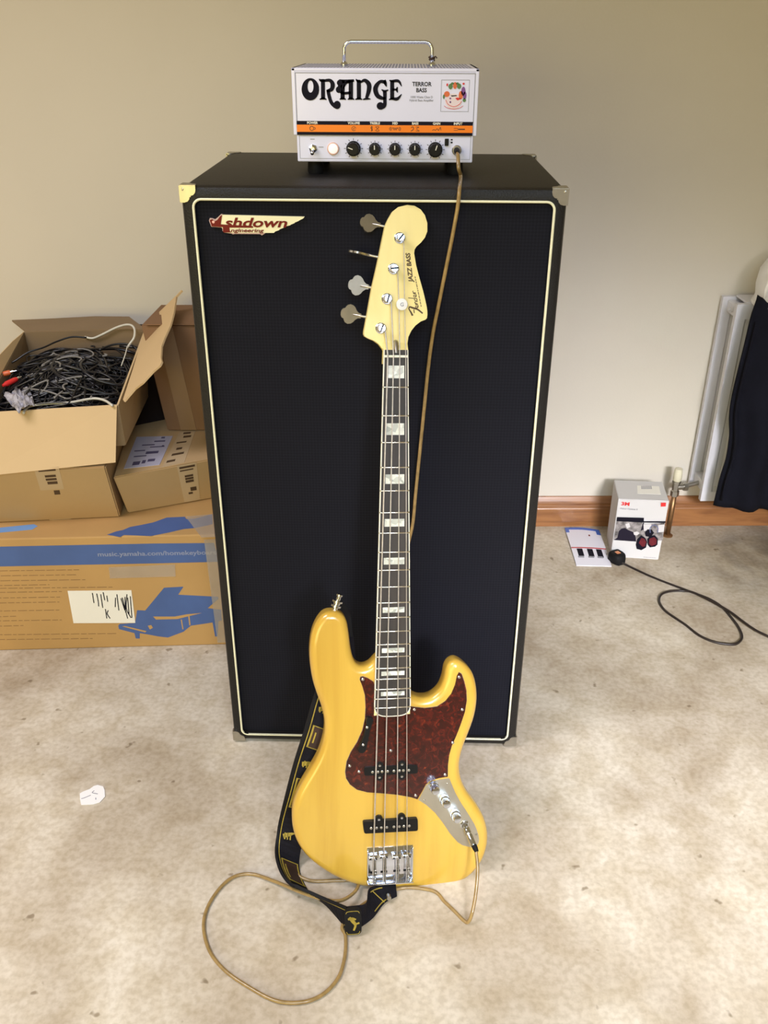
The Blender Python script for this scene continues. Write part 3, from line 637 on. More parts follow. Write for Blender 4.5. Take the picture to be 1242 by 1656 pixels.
for nm, quad, ears, ph in (('bridge', ((-0.0498,0.8011),(0.0476,0.8013),(0.0482,0.8249),(-0.0472,0.8236)), ((-0.0212,0.7996),(0.0194,0.7988)), .0075), ('neck', ((-0.048,0.7006),(0.0459,0.7015),(0.0472,0.7177),(-0.0474,0.7167)), ((-0.0202,0.6994),(0.0189,0.6994),(-0.0204,0.7212),(0.0188,0.7218)), .0045)):
    fr = bfr(.0100); pk = pickup(quad, fr, ears, ph)
    tm = sum(b for a, b in quad) / 4 + .0015
    for k in range(4):
        for d in (-.0048, .0048):
            bm = bmesh.new(); add_lathe(bm, [(.0024, ph - .0005), (.0024, ph + .0006), (.0018, ph + .0009)], fr.p(string_at(k, tm) + d, tm), fr.n, 10); obj('pole_piece', bm, M_nickel, pk, ang=40)
# thumb rest
tr = ((-0.0449,0.6092),(-0.0418,0.607),(-0.0342,0.6093),(-0.0328,0.6129),(-0.0388,0.6302),(-0.0416,0.6489),(-0.0464,0.6676),(-0.0504,0.6717),(-0.0572,0.6694),(-0.059,0.665),(-0.0543,0.6542),(-0.0488,0.6391),(-0.0453,0.6228))
bm = bmesh.new(); add_poly(bm, tr, bfr(.0080), -.0005, .010); th = obj('thumb_rest', bm, M_blackp, bass)
bmt = ((-0.0437,0.6246),(-0.0502,0.6559))
screws(bmt, bfr(-.002), r=.0026, h=.001, parent=th)
# bridge: base plate bent up at the tail, four saddles, screws
bq = ((-0.0421,0.8533),(0.0397,0.8557),(0.0418,0.9213),(-0.0407,0.9233))
bs0, bs1, bt0, bt1 = (bq[0][0] + bq[3][0]) / 2, (bq[1][0] + bq[2][0]) / 2, (bq[0][1] + bq[1][1]) / 2, (bq[2][1] + bq[3][1]) / 2
fr = bfr(.0100)
bm = bmesh.new(); add_box(bm, (bs0, bt0, -.0005), (bs1, bt1, .0022), lambda a, b, h: fr.p(a, b, h), .0006); bridge = obj('bridge', bm, M_chrome, bass, ang=40)
bm = bmesh.new(); add_box(bm, (bs0, bt1 - .003, .002), (bs1, bt1, .0125), lambda a, b, h: fr.p(a, b, h), .0008)
obj('tail_wall', bm, M_chrome, bridge, ang=40)
bm = bmesh.new()
for a in (bs0, bs1 - .002): add_box(bm, (a, bt0 + .004, .002), (a + .002, bt1 - .002, .0055), lambda x, b, h: fr.p(x, b, h), .0004)
obj('side_rail', bm, M_chrome, bridge)
for k in range(4):
    s_ = SB[k][0]; t_ = SB[k][1] + (.001, -.001, .0015, .0)[k]; wd = .0078
    bm = bmesh.new(); add_lathe(bm, [(.0040, -wd), (.0044, -wd + .0006), (.0044, -.0012), (.0034, 0), (.0044, .0012), (.0044, wd - .0006), (.0040, wd)], fr.p(s_, t_, .0080), (1, 0, 0), 16)
    add_box(bm, (s_ - wd * .9, t_ - .0035, .003), (s_ + wd * .9, t_ + .0035, .0080), lambda a, b, h: fr.p(a, b, h), .0005)
    sd = obj('saddle', bm, M_chrome, bridge, ang=35)
    for d in (-.0052, .0052):
        bm = bmesh.new(); add_tube(bm, [fr.p(s_ + d, t_, .0022), fr.p(s_ + d, t_, .0138)], .0014, 8); obj('height_screw', bm, M_matteb, bridge)
    bm = bmesh.new(); add_tube(bm, [fr.p(s_ + .0035, t_ + .002, .0068), fr.p(s_ + .0035, bt1 + .0015, .0068)], lambda i: .0013, 8)
    nsp = 60; add_tube(bm, [fr.p(s_ + .0035 + .0024 * math.cos(i * .9), t_ + .003 + (bt1 - .005 - t_ - .003) * i / nsp, .0068 + .0024 * math.sin(i * .9)) for i in range(nsp)], .0004, 4); obj('intonation_screw', bm, M_nickel, bridge)['kind'] = 'stuff'
    bm = bmesh.new(); add_poly(bm, circ(s_ + .0035, t_ + .026, .0030, 10), fr, .0021, .0026); add_poly(bm, [(s_ - .0045, bt1 - .022), (s_ + .0075, bt1 - .022), (s_ + .0075, bt1 - .0185), (s_ - .0045, bt1 - .0185)], fr, .0021, .0027); obj('plate_slot', bm, M_matteb, bridge)
# neck and fretboard
wn, wl = .0400, .0625; tb = ft(20) + .0155
c0 = 0.0001; c1 = 0.0004
def cxa(t): return c0 + (c1 - c0) * t / ft(20)
def hwa(t): return (wn + (wl - wn) * t / ft(20)) / 2
endc = [(cxa(tb) + hwa(tb) * math.cos(a), tb - .012 + .012 * abs(math.sin(a)) ** .8 + .004 * math.sin(a)) for a in [k * PI / 14 for k in range(1, 14)]]
def board(off, t_top):
    L_ = [(cxa(t_top) - hwa(t_top) + off, t_top)]; Rr = [(cxa(t_top) + hwa(t_top) - off, t_top)]
    e = [(cxa(tb) + (hwa(tb) - off) * math.copysign(abs(math.cos(a)) ** .6, math.cos(a)), tb - .017 - off + (.0145) * math.sin(a) ** .75 + .004 * math.sin(a)) for a in [k * PI / 16 for k in range(17)]]
    return Rr + e + L_
fb0 = bfr(0)
bm = bmesh.new(); add_poly(bm, board(.0, -.0105), fb0, -.0062, -.0012); nb = obj('binding', bm, M_bind, bass)
bm = bmesh.new(); add_poly(bm, board(.0016, -.0105), fb0, -.0015, -.0009); fb = obj('fretboard', bm, M_rose, bass)
bm = bmesh.new()
# neck shaft: D profile running from the nut to the heel
secs = []
for t in [i * tb / 12 for i in range(13)]:
    dep = .020 + .004 * t / tb; w_ = hwa(t) - .0003; secs.append([bm.verts.new(bl(cxa(t) + w_ * math.cos(a), t, .006 + (dep - .006) * math.sin(a))) for a in [k * PI / 10 for k in range(11)]])
for a, b in zip(secs, secs[1:]):
    for k in range(10): bm.faces.new((a[k], a[k + 1], b[k + 1], b[k]))
    bm.faces.new((a[0], b[0], b[-1], a[-1]))
bm.faces.new(secs[0]); bm.faces.new(secs[-1]); obj('neck', bm, M_maple, bass, ang=50)
bm = bmesh.new(); add_box(bm, (cxa(0) - hwa(0) + .0008, -.0022, -.0012), (cxa(0) + hwa(0) - .0008, .0015, .0016), lambda a, b, h: fb0.p(a, b, h), .0005); obj('nut', bm, M_bind, bass)
for i in range(1, 21):
    t = ft(i); bm = bmesh.new(); w_ = hwa(t) - .0003
    add_tube(bm, [fb0.p(cxa(t) - w_, t, -.0012), fb0.p(cxa(t) - w_ * .93, t, -.0004), fb0.p(cxa(t), t, -.0001), fb0.p(cxa(t) + w_ * .93, t, -.0004), fb0.p(cxa(t) + w_, t, -.0012)], .0013, 8)
    obj('fret', bm, M_fret, fb, smooth=True)
for i, hb in ((1, .0100), (3, .0094), (5, .0078), (7, .0064), (9, .0057), (12, .0046), (15, .0041), (17, .0037), (19, .0036)):
    t = (ft(i - 1) + ft(i)) / 2; w_ = hwa(t) * .66
    bm = bmesh.new(); add_poly(bm, [(cxa(t) - w_, t - hb), (cxa(t) + w_, t - hb), (cxa(t) + w_, t + hb), (cxa(t) - w_, t + hb)], fb0, -.0012, -.0006); obj('block_inlay', bm, M_pearl, fb)
# headstock, stepped back behind the nut
hs = ((-0.0178,-0.0027),(-0.0179,-0.0077),(-0.0201,-0.0118),(-0.0261,-0.0192),(-0.0346,-0.0249),(-0.043,-0.0281),(-0.0486,-0.0313),(-0.0503,-0.0345),(-0.0503,-0.0386),(-0.0481,-0.0501),(-0.0432,-0.077),(-0.0376,-0.1086),(-0.0319,-0.1328),(-0.027,-0.1552),(-0.0222,-0.1792),(-0.0175,-0.2014),(-0.015,-0.2078),(-0.0118,-0.2142),(-0.0061,-0.2238),(0.003,-0.2308),(0.017,-0.2343),(0.0287,-0.2334),(0.0387,-0.2282),(0.0456,-0.2197),(0.0496,-0.208),(0.0498,-0.1953),(0.0461,-0.1856),(0.0395,-0.1775),(0.0329,-0.1718),(0.0299,-0.1669),(0.0292,-0.1613),(0.0325,-0.1437),(0.036,-0.1309),(0.0405,-0.1164),(0.044,-0.1052),(0.0476,-0.0922),(0.0504,-0.0808),(0.0519,-0.0727),(0.0521,-0.0661),(0.0515,-0.0612),(0.049,-0.0587),(0.0414,-0.0558),(0.033,-0.0494),(0.0263,-0.0411),(0.0216,-0.0312),(0.0201,-0.0196),(0.0198,-0.0113),(0.0201,-0.003))
HF = bfr(.0125)
bm = bmesh.new(); add_poly(bm, hs, HF, -.0140, 0)
bmesh.ops.remove_doubles(bm, verts=bm.verts, dist=.0002)
head = obj('headstock', bm, M_maple, bass)
# volute between board and headstock
bm = bmesh.new(); h2 = hwa(0)
v = [bl(c0 - h2, -.0105, .004), bl(c0 + h2, -.0105, .004), bl(c0 + h2, .012, .004), bl(c0 - h2, .012, .004), bl(c0 - h2, -.022, .0127), bl(c0 + h2, -.022, .0127), bl(c0 + h2, .012, .022), bl(c0 - h2, .012, .022)]
add_hexa(bm, v); obj('neck_transition', bm, M_maple, bass)
bm = bmesh.new(); (ts_, tt_), = ((0.0006,-0.0132),); add_tube(bm, [fb0.p(ts_, tt_ - .010, -.0110), fb0.p(ts_, tt_ - .008, -.0055), fb0.p(ts_, tt_ + .008, -.0020)], .0036, 12); obj('truss_nut', bm, M_nickel, head, ang=50)
# tuners
posts = ((0.0057,-0.1839),(-0.0038,-0.1367),(-0.0136,-0.0902),(-0.0232,-0.0443))     # G D A E, top to bottom
shafts = ((-0.0163,-0.2023),(-0.0263,-0.1548),(-0.036,-0.1079),(-0.0458,-0.0615))
keys = ((-0.0404,-0.2067),(-0.0589,-0.1615),(-0.0588,-0.1112),(-0.0707,-0.0664))
def clover(c_, ax, up, nn, th, bmq):
    """elephant-ear key: three round lobes on a short neck"""
    R2 = .0098; o2 = []
    stem = .0175
    prof_ = [(-stem, .0035), (-.013, .0042), (-.009, .0075), (-.0065, .0115), (-.003, .0145), (.002, .0158), (.0065, .0140), (.0090, .0105), (.0095, .0085), (.0130, .0072), (.0150, .0040), (.0155, 0)]
    L_ = [(x, y) for x, y in prof_] + [(x, -y) for x, y in prof_[-2::-1]]
    fr_ = F(c_, ax, up, nn)
    add_poly(bmq, L_, fr_, -th / 2, th / 2)
for k in range(4):
    ps, pt = posts[k]; o = HF.p(ps, pt)
    bm = bmesh.new(); add_lathe(bm, [(.0088, 0), (.0088, .0012), (.0074, .0022), (.0072, .0024)], o, HF.n, 22); ferr = obj('tuner_ferrule', bm, M_chrome, head, ang=30)
    bm = bmesh.new(); add_lathe(bm, [(.0058, .002), (.0058, .0060), (.0050, .0075), (.0050, .0110), (.0062, .0125), (.0062, .0140), (.0055, .0148)], o, HF.n, 22); post = obj('tuner_post', bm, M_chrome, bass, ang=30)
    a = (.9, .1, 1.3, 1.2)[k]; fr2 = F(o, (math.cos(a), 0, math.sin(a)), (-math.sin(a), 0, math.cos(a)), HF.n)
    decal('slot', [[(-.0058, -.0012), (.0058, -.0012), (.0058, .0012), (-.0058, .0012)]], fr2, M_matteb, post, h=.0151, h0=.0120)
    ss, st = shafts[k]; ks, kt = keys[k]
    A_ = bl(ss + .012, st - .003 + .004, .0270); Bv = bl(ks, kt, .0270); ax = (Bv - A_).normalized()
    bm = bmesh.new(); add_tube(bm, [A_, A_ + ax * .010, Bv - ax * .004], lambda i: (.0030, .0026, .0020)[i], 10); sh = obj('tuner_shaft', bm, M_nickel, head, smooth=True)
    side = (ax.cross(Vector((0, -1, 0)))).normalized()
    tilt = (math.radians(20), math.radians(86), math.radians(-8), math.radians(-14))[k]
    nn = Matrix.Rotation(tilt, 3, ax) @ Vector((0, -1, 0)); nn = (nn - ax * nn.dot(ax)).normalized(); up = ax.cross(nn)
    bm = bmesh.new(); clover(Bv, ax, up, nn, .0030, bm)
    obj('tuner_key', bm, M_nickel, head, ang=40)
    bm = bmesh.new(); add_box(bm, (ps - .010, pt - .014, -.0185), (ps + .010, pt + .014, -.0140), lambda x, y, h: HF.p(x, y, h), .001); obj('tuner_plate', bm, M_nickel, head)
# round string tree
(gs_, gt_), = ((0.0095,-0.0817),)
bm = bmesh.new(); add_lathe(bm, [(.0038, 0), (.0038, .0045), (.0086, .0050), (.0094, .0062), (.0086, .0072), (.0050, .0076)], HF.p(gs_, gt_), HF.n, 24); tree = obj('string_tree', bm, M_whitep, bass, ang=30)
tf = F(HF.p(gs_, gt_), (1, 0, 0), (0, 0, 1), HF.n)
text_obj('lettering', 'G', tf, 0, -.0030, .0082, M_inkgrey, tree, h=.0079, bold=.0002, align='CENTER')
# strings
srad = (.00125, .00105, .00085, .0007)
for k in range(4):
    pk = posts[3 - k]; a, b = SN[k], SB[k]
    mid_ = []
    if k >= 2:
        mid_ = [HF.p(gs_ + (.0045 if k == 3 else -.0045), gt_, .0048)]
    else: mid_ = []
    px_ = pk[0] + .0052
    P = [HF.p(px_ - .0102 * 0, pk[1] - .002, .0085)] + mid_ + [bl(a[0], a[1] - .001, -.0022), bl(b[0], b[1], -.0035), bl(b[0], b[1] + .004, -.0010), bl(b[0], bt1 + .001, .0030)]
    bm = bmesh.new(); add_tube(bm, P, srad[k], 8)
    for tt in range(3):
        add_tube(bm, [HF.p(pk[0] + .0056 * math.cos(q), pk[1] + .0056 * math.sin(q), .0080 + .0013 * tt) for q in [i * PI / 8 for i in range(16)]], srad[k], 6, closed=True)
    obj('string', bm, M_string, bass, ang=60)
# headstock decal
p0, p1 = ((0.0276,-0.069),(0.0209,-0.1675))
ht = F(HF.p(p0[0], p0[1]), (0, 0, 1), (-1, 0, 0), HF.n)                # text runs up the headstock
def hd(x, y): return (x, y)
(q0, q1, q2) = ((0.0278,-0.1178),(0.0229,-0.1427),(0.0216,-0.1672))
def hf_at(qa, qb): a_ = HF.p(*qa); e = (HF.p(*qb) - a_); e.normalize(); return F(a_, e, HF.n.cross(e), HF.n)
f_ = hf_at(q0, q2)
text_obj('lettering', 'JAZZ BASS', f_, 0, 0, .0098, M_inkbrown, head, h=.0003, bold=.00035, shear=.15, xs=.97)
bm = bmesh.new()
HZ = ((-0.0005,-0.1885),)[0]
def hz_(p): return p
fe = (((0.028,-0.0647),(0.0252,-0.07),(0.022,-0.0752),(0.0233,-0.0782),(0.0279,-0.077),(0.0361,-0.0745),(0.0444,-0.0685)),((0.0307,-0.0687),(0.0299,-0.0744)),((0.0362,-0.0769),(0.0351,-0.0796),(0.0333,-0.0801),(0.0325,-0.0786),(0.0339,-0.0772),(0.0361,-0.0774),(0.037,-0.0794),(0.036,-0.0817)),((0.0363,-0.0821),(0.0321,-0.0828),(0.0359,-0.0838)),((0.034,-0.0833),(0.0313,-0.0848),(0.0318,-0.0863),(0.0352,-0.0869),(0.0349,-0.0881)),((0.0309,-0.0916),(0.0306,-0.0894),(0.0327,-0.0882),(0.0347,-0.0891),(0.0346,-0.0908),(0.0323,-0.0919)),((0.0342,-0.0918),(0.029,-0.0918),(0.0206,-0.0924)),((0.0329,-0.0937),(0.0318,-0.0964),(0.0299,-0.0969),(0.0291,-0.0953),(0.0304,-0.094),(0.0328,-0.0943),(0.0337,-0.0962),(0.0325,-0.0985)),((0.0328,-0.099),(0.0285,-0.0995),(0.0327,-0.1006)),((0.0306,-0.1),(0.0281,-0.1014),(0.0281,-0.1035)))
for l, wds in zip(fe, ([.0030, .0024, .0018, .0022, .0028, .0026, .0022], .0014) + (.0011,) * 8): stroke(bm, l, wds, HF, .0001, .0004, 5)
obj('script_lettering', bm, M_inkbrown, head)
dq = ((0.037,-0.1024),(0.0424,-0.079))
f3 = hf_at(dq[1], dq[0]); bm = bmesh.new(); rnd = random.Random(3); dashes(bm, f3, 0, .048, 0, .0012, rnd, lo=.002, hi=.006, gap=.001); obj('small_print', bm, M_inkbrown, head)['kind'] = 'stuff'
# strap buttons
(hs_, hb_), (ht_, hq_) = ((-0.0963,0.4221),(-0.0879,0.3996))
bm = bmesh.new(); A_ = bl(hs_, hb_ + .004, .031); Bv = bl(ht_, hq_, .031); ax = (Bv - A_).normalized()
add_lathe(bm, [(.0045, 0), (.0045, .006), (.0092, .0075), (.0092, .0110), (.0062, .0120), (.0062, .0150), (.0095, .0160), (.0095, .0190), (.0040, .0200), (.0036, .0260), (.0055, .0270), (.0055, .0300), (.003, .031)], A_, ax, 18); obj('strap_button', bm, M_chrome, bass, ang=30)
bm = bmesh.new(); add_lathe(bm, [(.0045, -.004), (.0045, .006), (.0090, .008), (.0090, .012), (.004, .013)], bl(.036, .932, .031), (0, 0, -1), 16); obj('strap_button', bm, M_chrome, bass, ang=30)
# jack plug pushed into the socket (belongs to the lead)
jp = bw(js, jt, .0084 - .004)
# ------------------------------------------------------------------ the instrument lead
jend = Vector((0.1904,-0.3541,0.0909))
ampj = amp.location + AF.p(xj, zj, 0)
def V(x, y, z): return Vector((x, y, z))
R_C = .0031
lead = empty('instrument_lead', ampj, 'gold instrument lead from amplifier down behind the neck, looping on the floor', 'cable')
def rel(p): return Vector(p) - ampj
cabpath = [ampj + V(0, -.022, -.002), ampj + V(.001, -.036, -.006), ampj + V(.002, -.046, -.022), Vector((0.1393,0.081,1.1445)), Vector((0.1335,-0.005,1.1381))]
cabpath += [Vector(p) for p in ((0.1316,-0.008,1.1121),(0.1248,-0.008,1.0651),(0.1176,-0.008,1.0216),(0.1085,-0.008,0.9666),(0.0991,-0.008,0.9096),(0.0926,-0.008,0.8451),(0.088,-0.008,0.7778),(0.0823,-0.008,0.6957),(0.0764,-0.008,0.6094),(0.0719,-0.008,0.545))]
cabpath += [Vector(p) for p in ((0.0592,-0.012,0.4804),(0.0473,-0.02,0.4021),(0.0401,-0.04,0.3148),(0.0351,-0.06,0.2247),(0.0102,-0.12,0.1505),(-0.0471,-0.19,0.0718),(-0.0906,-0.25,0.0358))]
cabpath += [Vector(p) for p in ((-0.1209,-0.2984,0.03),(-0.1362,-0.3114,0.012),(-0.1348,-0.3359,0.005))]
cabpath += [Vector(p) for p in ((-0.1047,-0.3554,0.0035),(-0.0546,-0.354,0.0035),(-0.02,-0.3547,0.004),(-0.0166,-0.3757,0.012),(-0.0283,-0.3993,0.02),(-0.0477,-0.4147,0.026),(-0.0789,-0.4122,0.028),(-0.1173,-0.3961,0.024),(-0.1634,-0.3651,0.01))]
cabpath += [Vector(p) for p in ((-0.213,-0.3443,0.0035),(-0.2485,-0.3567,0.0035),(-0.2727,-0.4012,0.0035),(-0.2769,-0.4482,0.0035),(-0.2583,-0.497,0.0035),(-0.2256,-0.5336,0.0035),(-0.1785,-0.5637,0.0035),(-0.1343,-0.5843,0.0035),(-0.0932,-0.5853,0.0035),(-0.0617,-0.5714,0.0035),(-0.0391,-0.542,0.0035),(-0.031,-0.5048,0.0035),(-0.0321,-0.4663,0.0035),(-0.039,-0.449,0.0035))]
cabpath += [Vector(p) for p in ((-0.027,-0.4251,0.0035),(0.0081,-0.3927,0.0035),(0.0624,-0.3665,0.0035))]
cabpath += [Vector(p) for p in ((0.1174,-0.3711,0.0035),(0.1374,-0.3932,0.0035),(0.1547,-0.4128,0.0035),(0.1695,-0.4304,0.0035))]
j2 = Vector((0.1764,-0.4347,0.006)); j3 = Vector((0.1824,-0.4295,0.02))
cabpath += [j2, j3, j3.lerp(jend, .35) + V(.004, -.004, -.004), j3.lerp(jend, .7) + V(.005, -.002, 0), jend]
bm = bmesh.new(); add_tube(bm, [rel(p) for p in smooth_open(cabpath, 8)], R_C, 10); obj('cord', bm, M_cable, lead, smooth=True)
bm = bmesh.new(); d = (jend - jp).normalized(); L_ = (jend - jp).length
add_lathe(bm, [(.0032, -.003), (.0034, .004), (.0058, .006), (.0062, .009), (.0062, .016), (.0052, .018), (.0056, .021), (.0056, L_ - .010), (.0050, L_ - .008)], rel(jp), d, 20); plug = obj('jack_plug', bm, M_chrome, lead, ang=30)
bm = bmesh.new(); add_lathe(bm, [(.0050, L_ - .009), (.0048, L_ - .002), (.0036, L_ + .004)], rel(jp), d, 16); obj('strain_relief', bm, M_matteb, plug, ang=40)
bm = bmesh.new(); add_lathe(bm, [(.0048, .001), (.0050, .014), (.0042, .020), (.0034, .026)], V(0, 0, 0), (0, -1, -.05), 16); obj('jack_plug', bm, M_matteb, lead, ang=30)

# ------------------------------------------------------------------ the strap
def ribbon_mesh(pairs, sub=5, th=.0028, bm=None):
    Ls = smooth_open([p[0] for p in pairs], sub); Rs = smooth_open([p[1] for p in pairs], sub)
    return Ls, Rs
strap = empty('guitar_strap', Vector((-0.0804,-0.3795,0)), 'black guitar strap with gold guitar-and-amplifier embroidery hanging behind the bass and folded on the floor', 'guitar strap')
so = strap.location.copy()
pairs = (((-0.035,-0.1826,0.4434),(-0.0289,-0.1836,0.4179)),((-0.0456,-0.1947,0.4124),(-0.0254,-0.1973,0.3746)),((-0.0732,-0.2127,0.372),(-0.0251,-0.2116,0.3312)),((-0.0946,-0.23,0.3307),(-0.0412,-0.2246,0.2998)),((-0.113,-0.2534,0.2693),(-0.0573,-0.2477,0.2384)),((-0.1304,-0.274,0.2159),(-0.0769,-0.2673,0.1889)),((-0.147,-0.2968,0.1551),(-0.0933,-0.2878,0.1353)))
pairs = list(pairs) + list((((-0.1652,-0.3,0.075),(-0.1142,-0.304,0.07)),((-0.1647,-0.335,0.04),(-0.1258,-0.3255,0.006)),((-0.1371,-0.3878,0.04),(-0.1023,-0.3795,0.004)),((-0.0866,-0.4173,0.042),(-0.0691,-0.4093,0.004)),((-0.0319,-0.4405,0.042),(-0.034,-0.4501,0.004))))
Ls = smooth_open([p[0] for p in pairs], 6); Rs = smooth_open([p[1] for p in pairs], 6)
def strip(name, m, parent, f0, f1, i0=0, i1=None, off=0.0, th=.0026, front=1):
    """a piece of the strap between fractions f0..f1 of its width and samples i0..i1"""
    i1 = len(Ls) - 1 if i1 is None else i1; bm = bmesh.new(); rows = []
    for i in range(i0, i1 + 1):
        a, b = Ls[i], Rs[i]; t = (Ls[min(i + 1, len(Ls) - 1)] - Ls[max(i - 1, 0)]); nn = (b - a).cross(t).normalized()
        if nn.dot(cam.location - a) < 0: nn = -nn
        p, q_ = a.lerp(b, f0), a.lerp(b, f1)
        rows.append([bm.verts.new(x - so) for x in (p + nn * off, q_ + nn * off, q_ + nn * (off - th), p + nn * (off - th))])
    for r0, r1 in zip(rows, rows[1:]):
        for k in range(4): bm.faces.new((r0[k], r0[(k + 1) % 4], r1[(k + 1) % 4], r1[k]))
    bm.faces.new(rows[0]); bm.faces.new(rows[-1])
    return obj(name, bm, m, parent)
web = strip('webbing', M_strap, strap, 0, 1)
strip('edge_binding', M_matteb, web, 0, .09, off=.0012, th=.005)
strip('edge_stitching', M_gold, web, .12, .15, off=.0005, th=.0006)
N_ = len(Ls) - 1
for i0, i1 in ((23, 27), (33, 38), (48, 53)):
    if i1 > N_ : continue
    pn = strip('amp_motif', M_strapb, strap, .20, .92, i0, i1, off=.0006, th=.0008)
    for f0, f1, a, b in ((.20, .25, i0, i1), (.88, .92, i0, i1), (.32, .36, i0 + 1, i1 - 1)): strip('motif_outline', M_gold, pn, f0, f1, a, b, off=.0012, th=.0006)
for i in (23, 27, 33, 38, 48, 53):
    bm = bmesh.new(); a, b = Ls[i], Rs[i]; t = (Ls[i + 1] - Ls[i - 1]); nn = (b - a).cross(t).normalized()
    if nn.dot(cam.location - a) < 0: nn = -nn
    add_tube(bm, [a.lerp(b, .2) + nn * .0012 - so, a.lerp(b, .92) + nn * .0012 - so], .0008, 5); obj('motif_outline', bm, M_gold, web)
for i in (20, 30, 43, 58):
    if i + 1 > N_: continue
    a, b = Ls[i], Rs[i]; e1 = (b - a); wdt = e1.length; e1 = e1.normalized(); t = (Ls[i + 1] - Ls[i - 1]); nn = e1.cross(t).normalized()
    if nn.dot(cam.location - a) < 0: nn = -nn
    e2 = nn.cross(e1); fr = F(a - so, e1, e2, nn); bm = bmesh.new(); g_ = 1
    stroke(bm, [(wdt * .25, -.004), (wdt * .42, .0), (wdt * .62, .004), (wdt * .88, .009)], [.008, .007, .003, .004], fr, .0004, .0010)
    for d_ in (.3, .4, .5): stroke(bm, [(wdt * d_, .003), (wdt * d_ + .001, -.009)], .0022, fr, .0004, .0010)
    obj('guitar_motif', bm, M_gold, web)
# the free end, turned back through the slider on the floor
bm = bmesh.new()
pr2 = (((-0.032,-0.4389,0.04),(-0.0361,-0.4501,0.004)),((-0.0132,-0.4359,0.04),(-0.0188,-0.4568,0.004)),((0.0011,-0.4275,0.036),(-0.0046,-0.4468,0.004)),((0.004,-0.3949,0.03),(0.0138,-0.4293,0.004)),((0.0207,-0.3772,0.02),(0.0323,-0.4001,0.004)),((0.0513,-0.3669,0.01),(0.0538,-0.3854,0.004)))
La = smooth_open([p[0] for p in pr2], 5); Ra = smooth_open([p[1] for p in pr2], 5); rows = []
for a, b in zip(La, Ra): rows.append([bm.verts.new(x - so) for x in (a, b, b + V(0, .0026, 0), a + V(0, .0026, 0))])
for r0, r1 in zip(rows, rows[1:]):
    for k in range(4): bm.faces.new((r0[k], r0[(k + 1) % 4], r1[(k + 1) % 4], r1[k]))
bm.faces.new(rows[0]); bm.faces.new(rows[-1]); w2 = obj('webbing', bm, M_strap, strap)
bm = bmesh.new()
for i0, i1, f in ((16, 22, .12), (16, 22, .85), (0, 4, .85)):
    add_tube(bm, [La[i].lerp(Ra[i], f) + V(0, -.0008, .0006) - so for i in range(i0, i1)], .0009, 5)
add_tube(bm, [La[17].lerp(Ra[17], .1) - so + V(0, -.001, 0), La[21].lerp(Ra[20], .9) - so + V(0, -.001, 0)], .0009, 5)
obj('motif_outline', bm, M_gold, w2)['kind'] = 'stuff'
bk = Vector((-0.0189,-0.4562,0)) - so
fr = F(bk + V(0, 0, 0), (1, .12, 0), (-.03, .24, .97), (0, -.97, .24)); fr.e1.normalize(); fr.e2.normalize(); fr.n.normalize()
bm = bmesh.new(); add_poly(bm, rrect(-.014, .003, .014, .052, .008), fr, .002, .0095); bkl = obj('slider', bm, M_matteb, strap, ang=40)
bm = bmesh.new(); stroke(bm, [(-.006, .038), (.000, .030), (.004, .022), (.001, .012)], [.004, .006, .004, .003], fr, .0094, .0102); stroke(bm, [(-.008, .034), (-.001, .036), (.005, .033)], .003, fr, .0094, .0102); stroke(bm, [(.004, .024), (.011, .026)], .003, fr, .0094, .0102)
stroke(bm, [(-.0115, .010), (-.008, .005), (.008, .005), (.0115, .010)], .0009, fr, .0094, .0100); stroke(bm, [(-.0115, .045), (-.008, .049), (.008, .049), (.0115, .045)], .0009, fr, .0094, .0100); obj('guitar_motif', bm, M_gold, bkl)
bm = bmesh.new(); bq_ = Vector((0.0374,-0.3884,0.012)) - so; add_lathe(bm, [(.0035, 0), (.0045, .003), (.0040, .010)], bq_, (.3, -1, .2), 12); obj('strap_lock', bm, M_nickel, strap, ang=40)
hx = bw(ht_, hq_ + .022, .031) - so
bm = bmesh.new(); slab(bm, [bw(hs_ + .001, hb_ - .012, .040) - so, bw(hs_ + .016, hb_ - .008, .042) - so, bw(hs_ + .030, hb_ + .020, .052) - so, bw(hs_ + .034, hb_ + .060, .058) - so, bw(hs_ + .006, hb_ + .050, .056) - so, bw(hs_ + .004, hb_ + .010, .046) - so], .003); obj('strap_end', bm, M_matteb, strap)

# ------------------------------------------------------------------ cardboard boxes on the left
KF = F(*((-0.9354,0.3056,0),(0.9972,0.0745,0),(0,0,1),(0.0745,-0.9972,0))); KT = F(*((-0.9354,0.3056,0.316),(0.9972,0.0745,0),(-0.0745,0.9972,0),(0,-0,1)))
KH = .316; KL0 = -.62; KL1 = 0.5459 + .020; KD = .58
kb = empty('keyboard_box', KF.p(0, 0, -KD / 2), 'long flat cardboard box printed with blue grand pianos lying on the floor at left', 'box'); ko = kb.location.copy()
def sh(fr, o): return F(fr.o - o, fr.e1, fr.e2, fr.n)
KF = sh(KF, ko); KT = sh(KT, ko)
bm = bmesh.new(); add_box(bm, (KL0, .0, -KD), (KL1, KH, 0), lambda a, b, h: KF.p(a, b, h), .003); obj('carton', bm, M_cardk, kb)
stripe = ((-0.0544,0.2977),(0.0575,0.2957),(0.227,0.2956),(0.412,0.2952),(0.5494,0.2934),(0.5567,0.2416),(0.4058,0.2413),(0.2186,0.242),(0.0471,0.2423),(-0.0662,0.2436))
st = decal('blue_stripe', [stripe], KF, M_blue, kb)
(sx0, sy0), (sx1, sy1) = ((0.2764,0.2642),(0.5237,0.2629))
text_obj('lettering', 'music.yamaha.com/homekeyboard', KF, sx0, sy0, .0165, M_bluetxt, st, h=.0007, bold=.0003, xs=1.22, rot=math.atan2(sy1 - sy0, sx1 - sx0))
